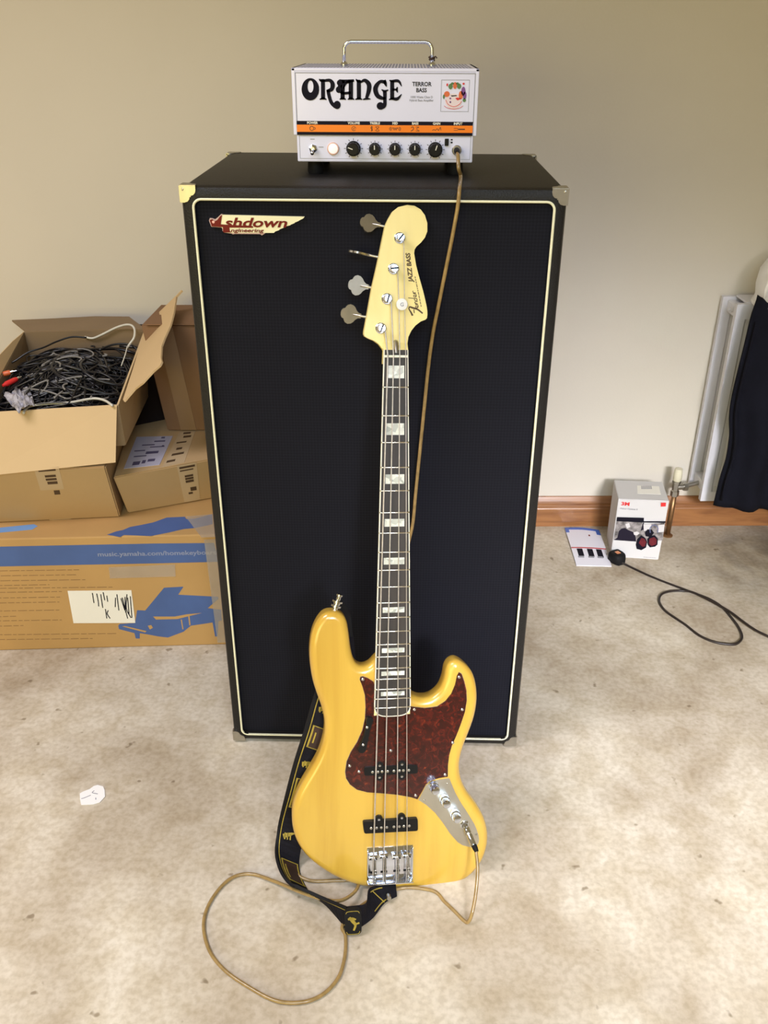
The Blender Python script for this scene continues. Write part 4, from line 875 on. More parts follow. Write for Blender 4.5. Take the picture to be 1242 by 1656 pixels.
piano = ((0.2974,0.0655),(0.3013,0.0702),(0.339,0.0723),(0.3485,0.1096),(0.3677,0.1079),(0.4202,0.1724),(0.4667,0.1742),(0.4515,0.1515),(0.5458,0.143),(0.547,0.1371),(0.5187,0.1105),(0.5508,0.1048),(0.5499,0.0737),(0.5298,0.0684),(0.4732,0.0601),(0.4534,0.0425),(0.4138,0.0263),(0.3912,0.0303),(0.3657,0.0372),(0.3466,0.0418),(0.3446,0.0256),(0.3348,0.0259),(0.3336,0.0422),(0.2977,0.0555))
pn = decal('piano_print', [piano, ((0.5267,0.0705),(0.5417,0.074),(0.5361,0.0256),(0.5295,0.0258))], KF, M_blue, kb)
decal('piano_gap', [((0.385,0.09),(0.4369,0.0884),(0.4668,0.0942),(0.5029,0.0971),(0.4426,0.081),(0.3905,0.081)), ((0.3069,0.0632),(0.3135,0.0642),(0.3637,0.0474),(0.3599,0.0434)), ((0.3688,0.0633),(0.3772,0.0651),(0.3805,0.0569),(0.3724,0.0519)), ((0.4695,0.089),(0.4728,0.0897),(0.4728,0.0621),(0.4694,0.061)), ((0.4505,0.0788),(0.4532,0.0795),(0.4542,0.0506),(0.4515,0.0494))], KF, M_cardk, pn, h=.0007)
decal('piano_print', [((0.3034,0.0094),(0.321,0.0238),(0.3358,0.0303),(0.3492,0.0441),(0.3732,0.0528),(0.3994,0.0639),(0.4285,0.0876),(0.471,0.0898),(0.4762,0.078),(0.4962,0.0797),(0.5353,0.1008),(0.5424,0.0505),(0.5292,0.0437),(0.5025,0.0328),(0.4774,0.029),(0.445,0.0137),(0.4062,-0.001),(0.343,0.0063),(0.3357,-0.0027))], KT, M_blue, kb)
decal('blue_print', [((0.0176,0.0476),(0.0442,0.0539),(0.1192,0.0673),(0.1306,0.0577),(0.1224,0.0416),(0.0519,0.0299),(0.0246,0.0267))], KT, M_bluel, kb)
lb = decal('address_label', [((0.192,0.17),(0.3422,0.1675),(0.3398,0.0729),(0.1912,0.0766))], KF, M_paper, kb, h=.0010)
bm = bmesh.new()
for l in (((0.2494,0.1631),(0.249,0.1341)),((0.2593,0.1609),(0.2597,0.1377),(0.2587,0.1241)),((0.2685,0.1587),(0.2678,0.1199)),((0.275,0.1643),(0.2756,0.1411)),((0.2822,0.1544),(0.282,0.137)),((0.3021,0.1481),(0.2978,0.121)),((0.3066,0.1576),(0.3051,0.1109)),((0.3146,0.1458),(0.3179,0.1223),(0.3196,0.1105)),((0.318,0.1476),(0.323,0.0867)),((0.3304,0.1569),(0.3236,0.1163),(0.3313,0.0884)),((0.3377,0.1509),(0.3335,0.0884)),((0.3308,0.1472),(0.328,0.1004)),((0.2736,0.1158),(0.273,0.0882)),((0.2795,0.1117),(0.2759,0.102),(0.281,0.088)),((0.3247,0.1494),(0.3204,0.1046))):
    stroke(bm, l, .0022, KF, .001, .0014, 4)
obj('handwriting', bm, M_ink, lb)['kind'] = 'stuff'
tp = decal('packing_tape', [((0.298,0.2339),(0.4531,0.2375),(0.4511,0.2038),(0.2965,0.2029)), ((0.5273,0.3032),(0.5791,0.3044),(0.5772,0.0075),(0.5343,0.007))], KF, M_clear, kb, h=.0012, h0=.0010)
decal('packing_tape', [((0.5247,-0.015),(0.4728,0.0892),(0.5383,0.099),(0.5812,-0.0116))], KT, M_clear, kb, h=.0012, h0=.0010)
bm = bmesh.new(); rnd = random.Random(5)
for py, x1 in ((925, 128), (932, 125), (940, 138), (948, 80), (957, 182), (966, 100), (977, 100), (986, 96), (996, 30), (1003, 15), (1012, 35), (1018, 26), (1027, 188), (1035, 150)):
    pass
for (a0, b0), (a1, b1) in (((-0.0549,0.2303),(0.2278,0.2272)),((-0.0579,0.2167),(0.2214,0.2136)),((-0.0608,0.203),(0.238,0.1993)),((-0.0638,0.1893),(0.1521,0.1877)),((-0.0653,0.1823),(0.2987,0.1766)),((-0.068,0.1702),(0.1778,0.1677)),((-0.0714,0.1545),(0.1752,0.1519)),((-0.0744,0.1404),(0.1671,0.1379)),((-0.0794,0.1173),(0.1633,0.1147)),((-0.0833,0.0995),(0.0576,0.0999)),((-0.0856,0.0887),(0.1644,0.0857)),((-0.0891,0.0724),(0.0702,0.0721)),((-0.0943,0.0486),(0.2892,0.0412)),((-0.0974,0.0339),(0.2302,0.0282))):
    a, b = a0, b0; n_ = 0
    while a < a1:
        l = rnd.uniform(.008, .024); l = min(l, a1 - a); bb = b0 + (b1 - b0) * (a - a0) / (a1 - a0)
        add_poly(bm, [(a, bb), (a + l, bb), (a + l, bb + .0016), (a, bb + .0016)], KF, .00005, .0003); a += l + .004
obj('small_print', bm, mat('faint_brown_print', (.27, .155, .06), rough=.7, var=.2), kb)['kind'] = 'stuff'
M_cardshade = mat('cardboard_shaded', (.24, .165, .090), rough=.85, var=.08)  # same cardboard darkened: shade painted on the open box's back, left and bottom
def carton(name, ring0, ring1, m, label, cat='box'):
    """closed carton between a bottom ring and a top ring of four corners: front-left, front-right, back-right, back-left"""
    c = sum((Vector(p) for p in ring0), Vector()) / 4
    e = empty(name, c, label, cat); bm = bmesh.new(); add_hexa(bm, [Vector(p) - c for p in list(ring0) + list(ring1)], .003, cuts=6)
    obj('carton', bm, m, e, ang=35); return e, c
def printed_tape(fr, quad, parent, rows, m=M_tape):
    t = decal('packing_tape', [quad], fr, m, parent, h=.0006)
    bm = bmesh.new()
    for r in rows: add_poly(bm, r, fr, .0005, .0009)
    obj('tape_print', bm, M_inkbrown, t)['kind'] = 'stuff'; return t
def marks(q_, spec):
    """small bars inside a quad (corners 0-1 top, 3-2 bottom) at fractions (u0, u1, v0, v1)"""
    q_ = [Vector((p[0], p[1])) for p in q_]
    def at(u, v): return tuple(q_[0].lerp(q_[1], u).lerp(q_[3].lerp(q_[2], u), v))
    return [[at(u0, v0), at(u1, v0), at(u1, v1), at(u0, v1)] for u0, u1, v0, v1 in spec]
# left carton under the open box
ALb = [(-0.9044,0.3869,0.32), (-0.6275,0.4238,0.32)]; ALt = [(-0.8943,0.3133,0.485), (-0.6175,0.3502,0.485)]
dl = (Vector(ALb[1]) - Vector(ALb[0])).normalized(); dp = Vector((-dl.y, dl.x, 0)); ext = dl * -.12
zb = KH + .0005
def zz(p, z): p = Vector(p); p.z = z; return p
a0, a1 = zz(ALb[0], zb) + ext, zz(ALb[1], zb); b0, b1 = zz(ALt[0], .485) + ext, zz(ALt[1], .485)
e, c = carton('carton_box', [a0, a1, a1 + dp * .36, a0 + dp * .36], [b0, b1, b1 + dp * .40, b0 + dp * .40], M_card, 'closed brown carton with printed tape standing under the open box of cables')
LF = sh(F(*((-0.9044,0.3869,0.32),(0.9912,0.1323,0),(0.0543,-0.4068,0.9119),(0.1207,-0.9039,-0.4104))), c)
qd = ((0.125,0.1846),(0.1793,0.1874),(0.164,-0.0033),(0.1133,-0.0042))
printed_tape(LF, qd, e, marks(qd, ((.15, .85, .03, .06), (.35, .8, .13, .17), (.35, .8, .19, .23), (.38, .8, .25, .30), (.55, .8, .42, .50), (.30, .85, .70, .73), (.55, .85, .82, .86), (.4, .8, .90, .94))))
# right carton
a0, a1, b0, b1 = zz((-0.6179,0.4429,0.32), zb), zz((-0.4279,0.5278,0.32), zb), zz((-0.6212,0.3883,0.44), .44), zz((-0.4082,0.5118,0.44), .44)
dl = (a1 - a0).normalized(); dp = Vector((-dl.y, dl.x, 0)); a1 = a1 + dl * .27; b1 = b1 + dl * .27; WT = .02 / .27
e, c = carton('carton_box', [a0 + V(.004, 0, 0), a1, a1 + dp * .31, a0 + dp * .31 + V(.09, 0, 0)], [b0 + V(.004, 0, 0), b1, b1 + dp * .33, b0 + dp * .33 + V(.09, 0, 0)], M_card, 'closed carton with a shipping label on top between the open box and the black cabinet')
AFr = sh(F(*((-0.6179,0.4429,0.32),(0.913,0.408,0),(0.1158,-0.2591,0.9589),(0.3913,-0.8754,-0.2838))), c); ATr = sh(F(*((-0.6212,0.3883,0.44),(0.8652,0.5014,0),(-0.5014,0.8652,-0),(-0,-0,1))), c); ATr.o.z = .44 - c.z
qd = ((0.0961,0.1207),(0.1462,0.1236),(0.1631,0.0064),(0.1172,0.0069))
AFr2 = Warped(b0 + V(.004, 0, 0) - c, b1 - c, a0 + V(.004, 0, 0) - c, a1 - c, (b1 - b0).cross(b0 - a0).normalized())
wtot = (b1 - b0).length - .25
hf_ = (a0 - b0).length
qd = [(wtot * .56, -.001), (wtot * .74, -.001), (wtot * .72, -hf_ * .97), (wtot * .56, -hf_ * .97)]
printed_tape(AFr2, qd, e, marks(qd, ((.1, .9, .04, .09), (.1, .8, .13, .16), (.3, .75, .28, .33), (.3, .75, .35, .40), (.3, .75, .42, .48), (.5, .85, .62, .72), (.35, .6, .75, .80))))
lab = ((0.1135,0.2032),(0.1961,0.1657),(0.1172,0.0132),(0.0366,0.0313))
lbl = decal('shipping_label', [lab], ATr, M_label, e, h=.0010)
bm = bmesh.new()
for r in marks(lab, ((.70, .80, .03, .08), (.55, .85, .16, .20), (.25, .6, .28, .31), (.5, .9, .36, .39), (.10, .4, .46, .49), (.45, .8, .52, .60), (.15, .5, .64, .67), (.2, .4, .82, .93), (.45, .55, .80, .90), (.6, .8, .78, .86), (.82, .88, .33, .36))): add_poly(bm, r, ATr, .0009, .0013)
obj('label_print', bm, mat('label_ink', (.08, .07, .15), rough=.6), lbl)['kind'] = 'stuff'
qd = ((0.2185,0.1832),(0.2574,0.1715),(0.1732,-0.0011),(0.1185,-0.003))
printed_tape(ATr, qd, e, marks(qd, ((.3, .75, .03, .08), (.4, .85, .14, .20), (.15, .7, .32, .36), (.3, .6, .5, .56), (.2, .8, .66, .72), (.1, .5, .84, .9))))
# tall brown carton at the back
p = [V(-.556, .662, .4415), V(-.250, .676, .4415), V(-.258, .846, .4415), V(-.550, .832, .4415)]
q_ = [V(-.588, .655, .722), V(-.255, .670, .722), V(-.260, .850, .722), V(-.585, .836, .722)]
e, c = carton('tall_carton', p, q_, M_cardd, 'tall plain brown carton standing behind the shipping-label carton beside the cabinet')
bm = bmesh.new(); slab(bm, [V(-.575, .650, .7235) - c, V(-.268, .664, .7235) - c, V(-.270, .742, .7245) - c, V(-.575, .728, .7245) - c], .003); obj('lid_flap', bm, M_cardd, e)
bm = bmesh.new(); f_ = F(p[0] - c, (p[1] - p[0]).normalized(), (q_[0] - p[0]).normalized(), (0, -1, 0)); add_poly(bm, [(.035, .002), (.075, .002), (.075, .275), (.035, .275)], f_, .0002, .0012); obj('packing_tape', bm, mat('brown_tape', (.27, .165, .085), rough=.35, var=.08), e)

# a dark carton added for the shade in the gap beside the open box
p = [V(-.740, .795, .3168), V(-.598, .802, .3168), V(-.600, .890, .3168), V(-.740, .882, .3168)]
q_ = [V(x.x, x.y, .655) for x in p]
e, c = carton('gap_shade_carton', p, q_, mat('shade_board', (.045, .030, .024), rough=.8, spec=.15, var=.2), 'dark brown carton added to fill the shaded gap between the open box and the tall carton')

# ------------------------------------------------------------------ the open box of cables
def vv(*a): return [Vector(x) for x in a]
rFL, rFR, rBR, rBL = vv((-0.8862,0.3775,0.6), (-0.5987,0.4361,0.6), (-0.6094,0.7589,0.68), (-0.9082,0.7212,0.68))
bz = .4865
bFL, bFR, bBR, bBL = V(rFL.x + .01, .425, bz), V(-.606, .468, bz), V(-.634, .785, bz), V(rBL.x + .005, .735, bz)
oc = (bFL + bFR + bBR + bBL) / 4
ob = empty('open_carton', oc, 'open cardboard box with splayed flaps, full of tangled cables, on top of the left stack', 'box')
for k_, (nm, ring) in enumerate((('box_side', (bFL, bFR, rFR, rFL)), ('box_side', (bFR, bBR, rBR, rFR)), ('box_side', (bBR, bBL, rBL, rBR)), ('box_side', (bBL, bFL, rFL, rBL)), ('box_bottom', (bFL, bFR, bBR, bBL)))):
    bm = bmesh.new(); up = V(0, 0, .0025) if nm == 'box_bottom' else V(0, 0, 0); slab(bm, [p + up - oc for p in ring], .004); obj(nm, bm, M_cardshade if k_ in (2, 3, 4) else M_cardl, ob)
ff = vv((-0.8644,0.36,0.4656), (-0.5958,0.36,0.4915)); xl = (ff[0] - ff[1]) * .13
bm = bmesh.new(); fo = V(0, -.004, .001); dn = ff[1] - rFR - fo; slab(bm, [rFL + fo - oc, rFR + fo - oc, ff[1] - oc, rFL + fo + dn + V(0, 0, -.012) - oc], .004); obj('front_flap', bm, M_cardl, ob)
rf = ((-0.5801,0.4278,0.6157),(-0.5892,0.5547,0.6424),(-0.6049,0.7165,0.6725),(-0.6101,0.7638,0.6807),(-0.5821,0.7698,0.7095),(-0.5208,0.7554,0.7648),(-0.5047,0.7562,0.7806),(-0.5008,0.7456,0.7814),(-0.5164,0.7454,0.7663),(-0.5007,0.6446,0.7533),(-0.4959,0.5872,0.7418),(-0.5012,0.5443,0.7246),(-0.5013,0.5097,0.7148),(-0.487,0.4424,0.7099),(-0.4777,0.4135,0.7108),(-0.4799,0.4027,0.7056),(-0.4985,0.4097,0.6896),(-0.5244,0.4063,0.6635),(-0.5476,0.4194,0.6447),(-0.5726,0.4102,0.618))
bm = bmesh.new(); slab(bm, [Vector(p) - oc for p in rf], .004); obj('right_flap', bm, M_cardl, ob)
bf = ((-0.9034,0.7232,0.6799),(-0.9919,0.8542,0.6694),(-0.9027,0.873,0.6688),(-0.784,0.9044,0.6676),(-0.6918,0.9005,0.6688),(-0.6233,0.7805,0.6783),(-0.6093,0.7584,0.68))
bm = bmesh.new(); slab(bm, [Vector(p) - oc for p in bf], .004); obj('back_flap', bm, M_cardshade, ob)
lf = ((-0.9082,0.7212,0.68),(-0.9094,0.6514,0.6779),(-0.9091,0.5718,0.6711),(-0.9118,0.4381,0.6676),(-0.9053,0.302,0.6414),(-0.8884,0.3787,0.6054))
bm = bmesh.new(); slab(bm, [Vector(p) - oc for p in lf], .004); obj('left_flap', bm, M_cardl, ob)
bm = bmesh.new(); frs = F(rFR - oc, (rBR - rFR).normalized(), (0, 0, 1), (1, .03, 0))
f_ = F(bFR.lerp(rFR, 0) - oc, (bBR - bFR).normalized(), (rFR - bFR).normalized(), (1, .09, .05)); f_.n = f_.e1.cross(f_.e2).normalized()
for r in ((.03, .045, .015, .085), (.055, .065, .02, .09), (.08, .087, .03, .06)): add_poly(bm, [(r[0], r[2]), (r[1], r[2]), (r[1], r[3]), (r[0], r[3])], f_, .002, .0026)
obj('box_print', bm, M_inkbrown, ob)['kind'] = 'stuff'
# cables: a mound of tangled leads
rnd = random.Random(11)
def inbox(u, v): return rFL.lerp(rFR, u).lerp(rBL.lerp(rBR, u), v)
def mound(u, v):
    """height of the pile over the rim at (u, v)"""
    return .044 * math.exp(-((u - .50) ** 2 / .12 + (v - .48) ** 2 / .16)) - .034 * v - .014
bm = bmesh.new()
def squiggle(u, v, ru, rv, turns, dz, r, ph, sides=6):
    P = []; n_ = int(14 * turns) + 4
    for i in range(n_):
        a = ph + 2 * PI * turns * i / (n_ - 1); k = 1 - .25 * math.sin(a * .37 + ph)
        uu = min(.955, max(.045, u + ru * k * math.cos(a) + .05 * math.sin(2.3 * a + ph))); vv_ = min(.95, max(.05, v + rv * k * math.sin(a) + .04 * math.cos(1.7 * a)))
        p_ = inbox(uu, vv_); p_.z += mound(uu, vv_) - dz + .008 * math.sin(a * 1.3 + ph * 3); P.append(p_ - oc)
    add_tube(bm, smooth_open(P, 3), r, sides)
for k in range(86):
    big = rnd.random() < .45
    squiggle(rnd.uniform(.2, .8), rnd.uniform(.2, .8), rnd.uniform(.18, .36) if big else rnd.uniform(.06, .18), rnd.uniform(.18, .36) if big else rnd.uniform(.05, .16), rnd.uniform(.7, 2.2), rnd.uniform(0, .030), rnd.choice((.0014, .0020, .0025, .0031, .0038)), rnd.uniform(0, 6.28))
fill = [inbox(u, v) for u, v in ((.03, .03), (.97, .03), (.97, .97), (.03, .97))]
o = obj('cable_tangle', bm, mat('black_cable', (.012, .012, .016), rough=.28, var=.3, scale=30), None, smooth=True); o.location = oc
tag(o, 'heap of tangled black cables filling the open cardboard box', 'cables', kind='stuff')
bm = bmesh.new()
for k in range(34):
    squiggle(rnd.uniform(.18, .8), rnd.uniform(.15, .8), rnd.uniform(.05, .16), rnd.uniform(.04, .14), rnd.uniform(.10, .32), -.001, .0022, rnd.uniform(0, 6.28))
o = obj('grey_leads', bm, mat('grey_cable', (.22, .21, .20), rough=.35, var=.2), None, smooth=True); o.location = oc
tag(o, 'loose grey leads lying among the black cables in the open box', 'cables', kind='stuff')
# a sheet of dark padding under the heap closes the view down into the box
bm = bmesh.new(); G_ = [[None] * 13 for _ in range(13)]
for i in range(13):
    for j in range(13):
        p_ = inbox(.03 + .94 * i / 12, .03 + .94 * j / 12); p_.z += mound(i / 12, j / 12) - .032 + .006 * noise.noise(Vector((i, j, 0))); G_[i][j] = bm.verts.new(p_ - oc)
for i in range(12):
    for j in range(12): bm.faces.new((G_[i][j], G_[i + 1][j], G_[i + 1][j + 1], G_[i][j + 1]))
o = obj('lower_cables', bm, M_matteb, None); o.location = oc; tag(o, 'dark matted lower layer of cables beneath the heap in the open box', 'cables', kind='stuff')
def cord(name, pts, r, m, label, sub=6):
    bm = bmesh.new(); P = smooth_open(pts, sub); c_ = P[0]; add_tube(bm, [p_ - c_ for p_ in P], r, 8)
    o = obj(name, bm, m, None, smooth=True); o.location = c_; return tag(o, label, 'cable')
M_wc = mat('off_white_cable', (.62, .61, .54), rough=.35, var=.1)
cord('white_cord', vv(*((-0.7875,0.3685,0.605),(-0.7918,0.3978,0.605),(-0.7814,0.4151,0.605),(-0.7507,0.4276,0.605),(-0.7101,0.4328,0.605),(-0.6749,0.4554,0.605),(-0.6555,0.462,0.605),(-0.6302,0.4492,0.605),(-0.6044,0.4194,0.605))), .0030, M_wc, 'off-white cord arched along the front rim of the open cable box')
cord('white_cord', vv(*((-0.7597,0.735,0.6646),(-0.7396,0.735,0.6616),(-0.7144,0.735,0.6716),(-0.674,0.74,0.6898),(-0.6432,0.735,0.6979),(-0.6257,0.72,0.6931),(-0.6223,0.7,0.677),(-0.6323,0.69,0.6626),(-0.6365,0.68,0.6562))), .0028, M_wc, 'off-white cord looping up against the back wall of the open cable box')
cord('thin_white_cord', vv(*((-0.6345,0.675,0.661),(-0.6357,0.65,0.6454),(-0.642,0.63,0.6252))), .0014, M_wc, 'short thin white wire end near the right side of the cable box')
cord('black_lead', vv(*((-0.9594,0.6,0.6285),(-0.9277,0.6,0.6352),(-0.8962,0.6,0.6418),(-0.8626,0.62,0.6604),(-0.8308,0.64,0.6668),(-0.8101,0.67,0.6716),(-0.7772,0.69,0.6783),(-0.7423,0.7,0.6741))), .0022, MATS['black_cable'], 'black lead running over the left edge of the open box')
cord('black_lead', vv(*((-0.7052,0.67,0.6523),(-0.6793,0.69,0.6589),(-0.6511,0.7,0.6592),(-0.6299,0.7,0.6547),(-0.613,0.69,0.6437))), .0026, MATS['black_cable'], 'black lead crossing the cardboard at the back right of the cable box')
# phono plugs and a bag at the left of the heap
for k, ((x0, y0), (x1, y1), mm_, lb_) in enumerate((((8, 622), (26, 614), M_red, 'red phono plug at the left of the cable heap, nearest the rim'), ((2, 606), (16, 602), M_orprint, 'orange-red phono plug behind the red one in the cable box'))):
    a = Vector((-0.8743,0.4916,0.625) if k == 0 else (-0.9007,0.5389,0.632)); b = Vector((-0.8578,0.5216,0.628) if k == 0 else (-0.8804,0.5457,0.636))
    pe = empty('phono_plug', a, lb_, 'plug'); d = (b - a).normalized(); l = (b - a).length
    bm = bmesh.new(); add_lathe(bm, [(.003, -.006), (.0045, 0), (.0062, .004), (.0062, l * .8), (.005, l)], V(0, 0, 0), d, 14); obj('barrel', bm, mm_, pe, ang=35)
    bm = bmesh.new(); add_lathe(bm, [(.0042, l), (.0042, l + .007), (.0020, l + .007), (.0018, l + .014)], V(0, 0, 0), d, 12); obj('tip', bm, M_chrome, pe, ang=35)
bm = bmesh.new(); G_ = []
bc = ((-0.8646,0.4541,0.612),(-0.8233,0.5039,0.612),(-0.7729,0.3994,0.612),(-0.7905,0.351,0.612))
bb_ = vv(*bc); c_ = bb_[0]
for i in range(13):
    row = []
    for j in range(9):
        p_ = bb_[0].lerp(bb_[1], i / 12).lerp(bb_[3].lerp(bb_[2], i / 12), j / 8); p_.z += .012 * noise.noise(Vector((i * .9, j * 1.1, 2))) + .006 * math.sin(i * 1.3) * math.cos(j) + .006 * (1 - ((i - 6) / 6) ** 2); row.append(bm.verts.new(p_ - c_))
    G_.append(row)
for i in range(12):
    for j in range(8): bm.faces.new((G_[i][j], G_[i + 1][j], G_[i + 1][j + 1], G_[i][j + 1]))
o = obj('plastic_bag', bm, mat('crinkled_clear_bag', (.50, .49, .54), rough=.12, var=.5, scale=60), None); o.location = c_
md = o.modifiers.new('thickness', 'SOLIDIFY'); md.thickness = .001
tag(o, 'crinkled clear plastic bag tucked in the front left corner of the cable box', 'plastic bag')

# ------------------------------------------------------------------ right side: radiator, coat, helmet
rad = empty('radiator', RM.p(1.35, .14, .07), 'white double panel radiator fixed to the wall at right, mostly behind the dark coat', 'radiator'); ro = rad.location.copy()
RF = sh(RM, ro)
RX0, RX1, RZ0, RZ1 = .920, 1.80, .140, .722
def rpanel(h0, h1, x0, x1, z0, z1, rib=True):
    bm = bmesh.new(); cols = []
    xs_ = [x0]; x = x0 + .028; hs_l = [(x0, 0)]
    prof_ = [(x0, .0), (x0 + .026, .0)]
    x = x0 + .026
    while rib and x + .034 < x1 - .02: prof_ += [(x + .006, -.007), (x + .020, -.007), (x + .026, 0), (x + .034, 0)]; x += .034
    prof_ += [(x1, 0)]
    zs = [z0, z0 + .030, z0 + .045, z1 - .055, z1 - .040, z1]
    amt = [0, 0, 1, 1, 0, 0]
    g1 = [[bm.verts.new(RF.p(px_, z_, h1 + d_ * a_)) for px_, d_ in prof_] for z_, a_ in zip(zs, amt)]
    g0 = [[bm.verts.new(RF.p(px_, z_, h0)) for px_, d_ in prof_] for z_ in zs]
    for g_ in (g1, g0):
        for r0, r1 in zip(g_, g_[1:]):
            for k in range(len(prof_) - 1): bm.faces.new((r0[k], r0[k + 1], r1[k + 1], r1[k]))
    for k in range(len(prof_) - 1):
        bm.faces.new((g1[0][k], g0[0][k], g0[0][k + 1], g1[0][k + 1])); bm.faces.new((g1[-1][k], g0[-1][k], g0[-1][k + 1], g1[-1][k + 1]))
    for i in range(len(zs) - 1):
        bm.faces.new((g1[i][0], g1[i + 1][0], g0[i + 1][0], g0[i][0])); bm.faces.new((g1[i][-1], g1[i + 1][-1], g0[i + 1][-1], g0[i][-1]))
    return obj('panel', bm, M_rad, rad, ang=25)
rpanel(.012, .026, RX0 - .004, RX1, RZ0 + .006, RZ1 - .004); rpanel(.104, .120, RX0, RX1, RZ0, RZ1)
bm = bmesh.new()
for x in [RX0 + .04 + i * .022 for i in range(38)]: add_box(bm, (x, RZ0 + .03, .028), (x + .0012, RZ1 - .04, .102), RF.p)
o = obj('convector_fins', bm, M_rad, rad); o['kind'] = 'stuff'
bm = bmesh.new(); add_box(bm, (RX0 + .010, RZ1 - .045, .024), (RX0 + .034, RZ1 - .012, .106), RF.p, .004); add_box(bm, (RX0 + .006, RZ0 + .020, .024), (RX0 + .034, RZ0 + .052, .106), RF.p, .004); obj('end_tank', bm, M_rad, rad)
bm = bmesh.new(); add_box(bm, (RX0 + .03, RZ1 - .004, .028), (RX1, RZ1 + .002, .104), RF.p, .001); obj('top_grille', bm, M_rad, rad)
bm = bmesh.new(); add_box(bm, (RX0 + .12, RZ0 + .06, 0), (RX0 + .15, RZ1 - .06, .014), RF.p); add_box(bm, (RX1 - .15, RZ0 + .06, 0), (RX1 - .12, RZ1 - .06, .014), RF.p); obj('wall_bracket', bm, M_rad, rad)
bm = bmesh.new(); add_lathe(bm, [(.008, 0), (.008, .006), (.0035, .007), (.0035, .012)], RF.p(RX0 + .012, RZ1 - .028, .066), (-1, 0, 0), 12); obj('bleed_valve', bm, M_rad, rad, ang=30)
# valve and tail pipe
pz = Vector((0.8594,0.9362,0)); pp = V(pz.x, pz.y, 0)
vz = .165
pc = F(pp, (1, 0, 0), (0, 0, 1), (0, -1, 0))
bm = bmesh.new(); add_tube(bm, [pp, pp + V(0, 0, vz - .02)], .0078, 14); pe = empty('radiator_valve', pp, 'radiator valve with cream cap on a tarnished pipe rising behind the white box', 'valve')
for v_ in bm.verts: v_.co -= pp
obj('pipe', bm, M_copper, pe, smooth=True)
bm = bmesh.new(); add_lathe(bm, [(.016, .0003), (.016, .003), (.009, .006)], V(0, 0, 0), (0, 0, 1), 18); obj('floor_collar', bm, M_copper, pe, ang=40)
bm = bmesh.new(); add_lathe(bm, [(.008, vz - .030), (.0125, vz - .028), (.0125, vz - .012), (.010, vz - .010), (.011, vz + .012), (.013, vz + .014), (.013, vz + .020), (.009, vz + .022)], V(0, 0, 0), (0, 0, 1), 6); obj('valve_body', bm, M_nickel, pe, ang=30)
bm = bmesh.new(); tgt = ro + RF.p(RX0 + .008, RZ0 + .034, .066) - pp; add_tube(bm, [V(0, 0, vz), V(.018, 0, vz + .001), tgt.lerp(V(.018, 0, vz), .4), tgt], lambda i: (.009, .0085, .007, .007)[i], 12); add_lathe(bm, [(.0125, 0), (.0125, .012)], V(.022, 0, vz + .001), (1, .15, 0), 6); obj('valve_tail', bm, M_nickel, pe, ang=40)
bm = bmesh.new(); add_lathe(bm, [(.0105, vz + .021), (.0128, vz + .024), (.0128, vz + .040), (.0118, vz + .056), (.0108, vz + .060), (.004, vz + .061)], V(0, 0, 0), (0, 0, 1), 18); obj('cap', bm, mat('cream_valve_cap', (.74, .70, .52), rough=.4, var=.05), pe, ang=40)
# coat hung over the radiator
ledge = ((0.9437,0.835,0.7513),(0.9373,0.835,0.7076),(0.9338,0.835,0.6432),(0.9288,0.835,0.5674),(0.9253,0.835,0.4891),(0.9303,0.835,0.4347),(0.942,0.835,0.3795),(0.9452,0.835,0.3124),(0.9399,0.835,0.2551),(0.9402,0.835,0.1986),(0.9411,0.835,0.1599))
bot = ((0.9411,0.835,0.1599),(1.0119,0.835,0.1489),(1.0572,0.835,0.1348),(1.1017,0.835,0.1235),(1.1939,0.835,0.0966),(1.32,0.835,0.0866))
Le = smooth_open(ledge, 3); zt, zb_ = Le[0].z, Le[-1].z
bm = bmesh.new(); nu, nv = 44, 34; G_ = []
def le(z):
    for a, b in zip(Le, Le[1:]):
        if b.z <= z <= a.z or a.z <= z <= b.z: return a.lerp(b, (z - a.z) / (b.z - a.z) if abs(b.z - a.z) > 1e-6 else 0)
    return Le[0] if z > zt else Le[-1]
BT = smooth_open(bot, 6)
c_ = V(1.2, .83, .45)
for i in range(nu + 1):
    u = i / nu; row = []
    zbot = BT[min(len(BT) - 1, int(u * (len(BT) - 1)))].z
    for j in range(nv + 1):
        v_ = j / nv; z = .738 + (zbot - .738) * v_
        zl = .738 + (zb_ - .738) * v_; x0 = le(zl).x if zl < zt else Le[0].x + (zl - zt) * .3
        x = x0 + (1.52 - x0) * u
        fold = (.012 * math.sin(u * 21 + v_ * 1.5) + .008 * math.sin(u * 47 - v_ * 3) + .006 * noise.noise(Vector((u * 5, v_ * 4, 1)))) * min(1, .25 + v_ * 1.4)
        y = .826 + (x - .95) * .04 + fold - .012 * math.sin(v_ * PI)
        row.append(bm.verts.new(V(x, y, z) - c_))
    # over the top of the radiator and down behind its front panel
    for (dy, dz) in ((.022, .010), (.055, .012), (.085, .012), (.110, .004)):
        row.insert(0, bm.verts.new(V(row[0].co.x + c_.x + .013 * (1 - u), .835 + dy + (row[0].co.x + c_.x - .95) * .04, .738 + dz) - c_))
    G_.append(row)
for i in range(nu):
    for j in range(len(G_[0]) - 1): bm.faces.new((G_[i][j], G_[i + 1][j], G_[i + 1][j + 1], G_[i][j + 1]))
coat = empty('coat', c_, 'dark navy coat draped over the radiator at the right edge', 'coat')
o = obj('cloth', bm, M_navy, coat, smooth=True); md = o.modifiers.new('thickness', 'SOLIDIFY'); md.thickness = .006; md.offset = 0
bm = bmesh.new()
P = [G_[0][0]] if False else None
pts_ = [Vector((le(z).x + .012, .813 - .012 * math.sin((.738 - z) / .6 * PI), z)) - c_ for z in [.70 - k * .027 for k in range(20)]]
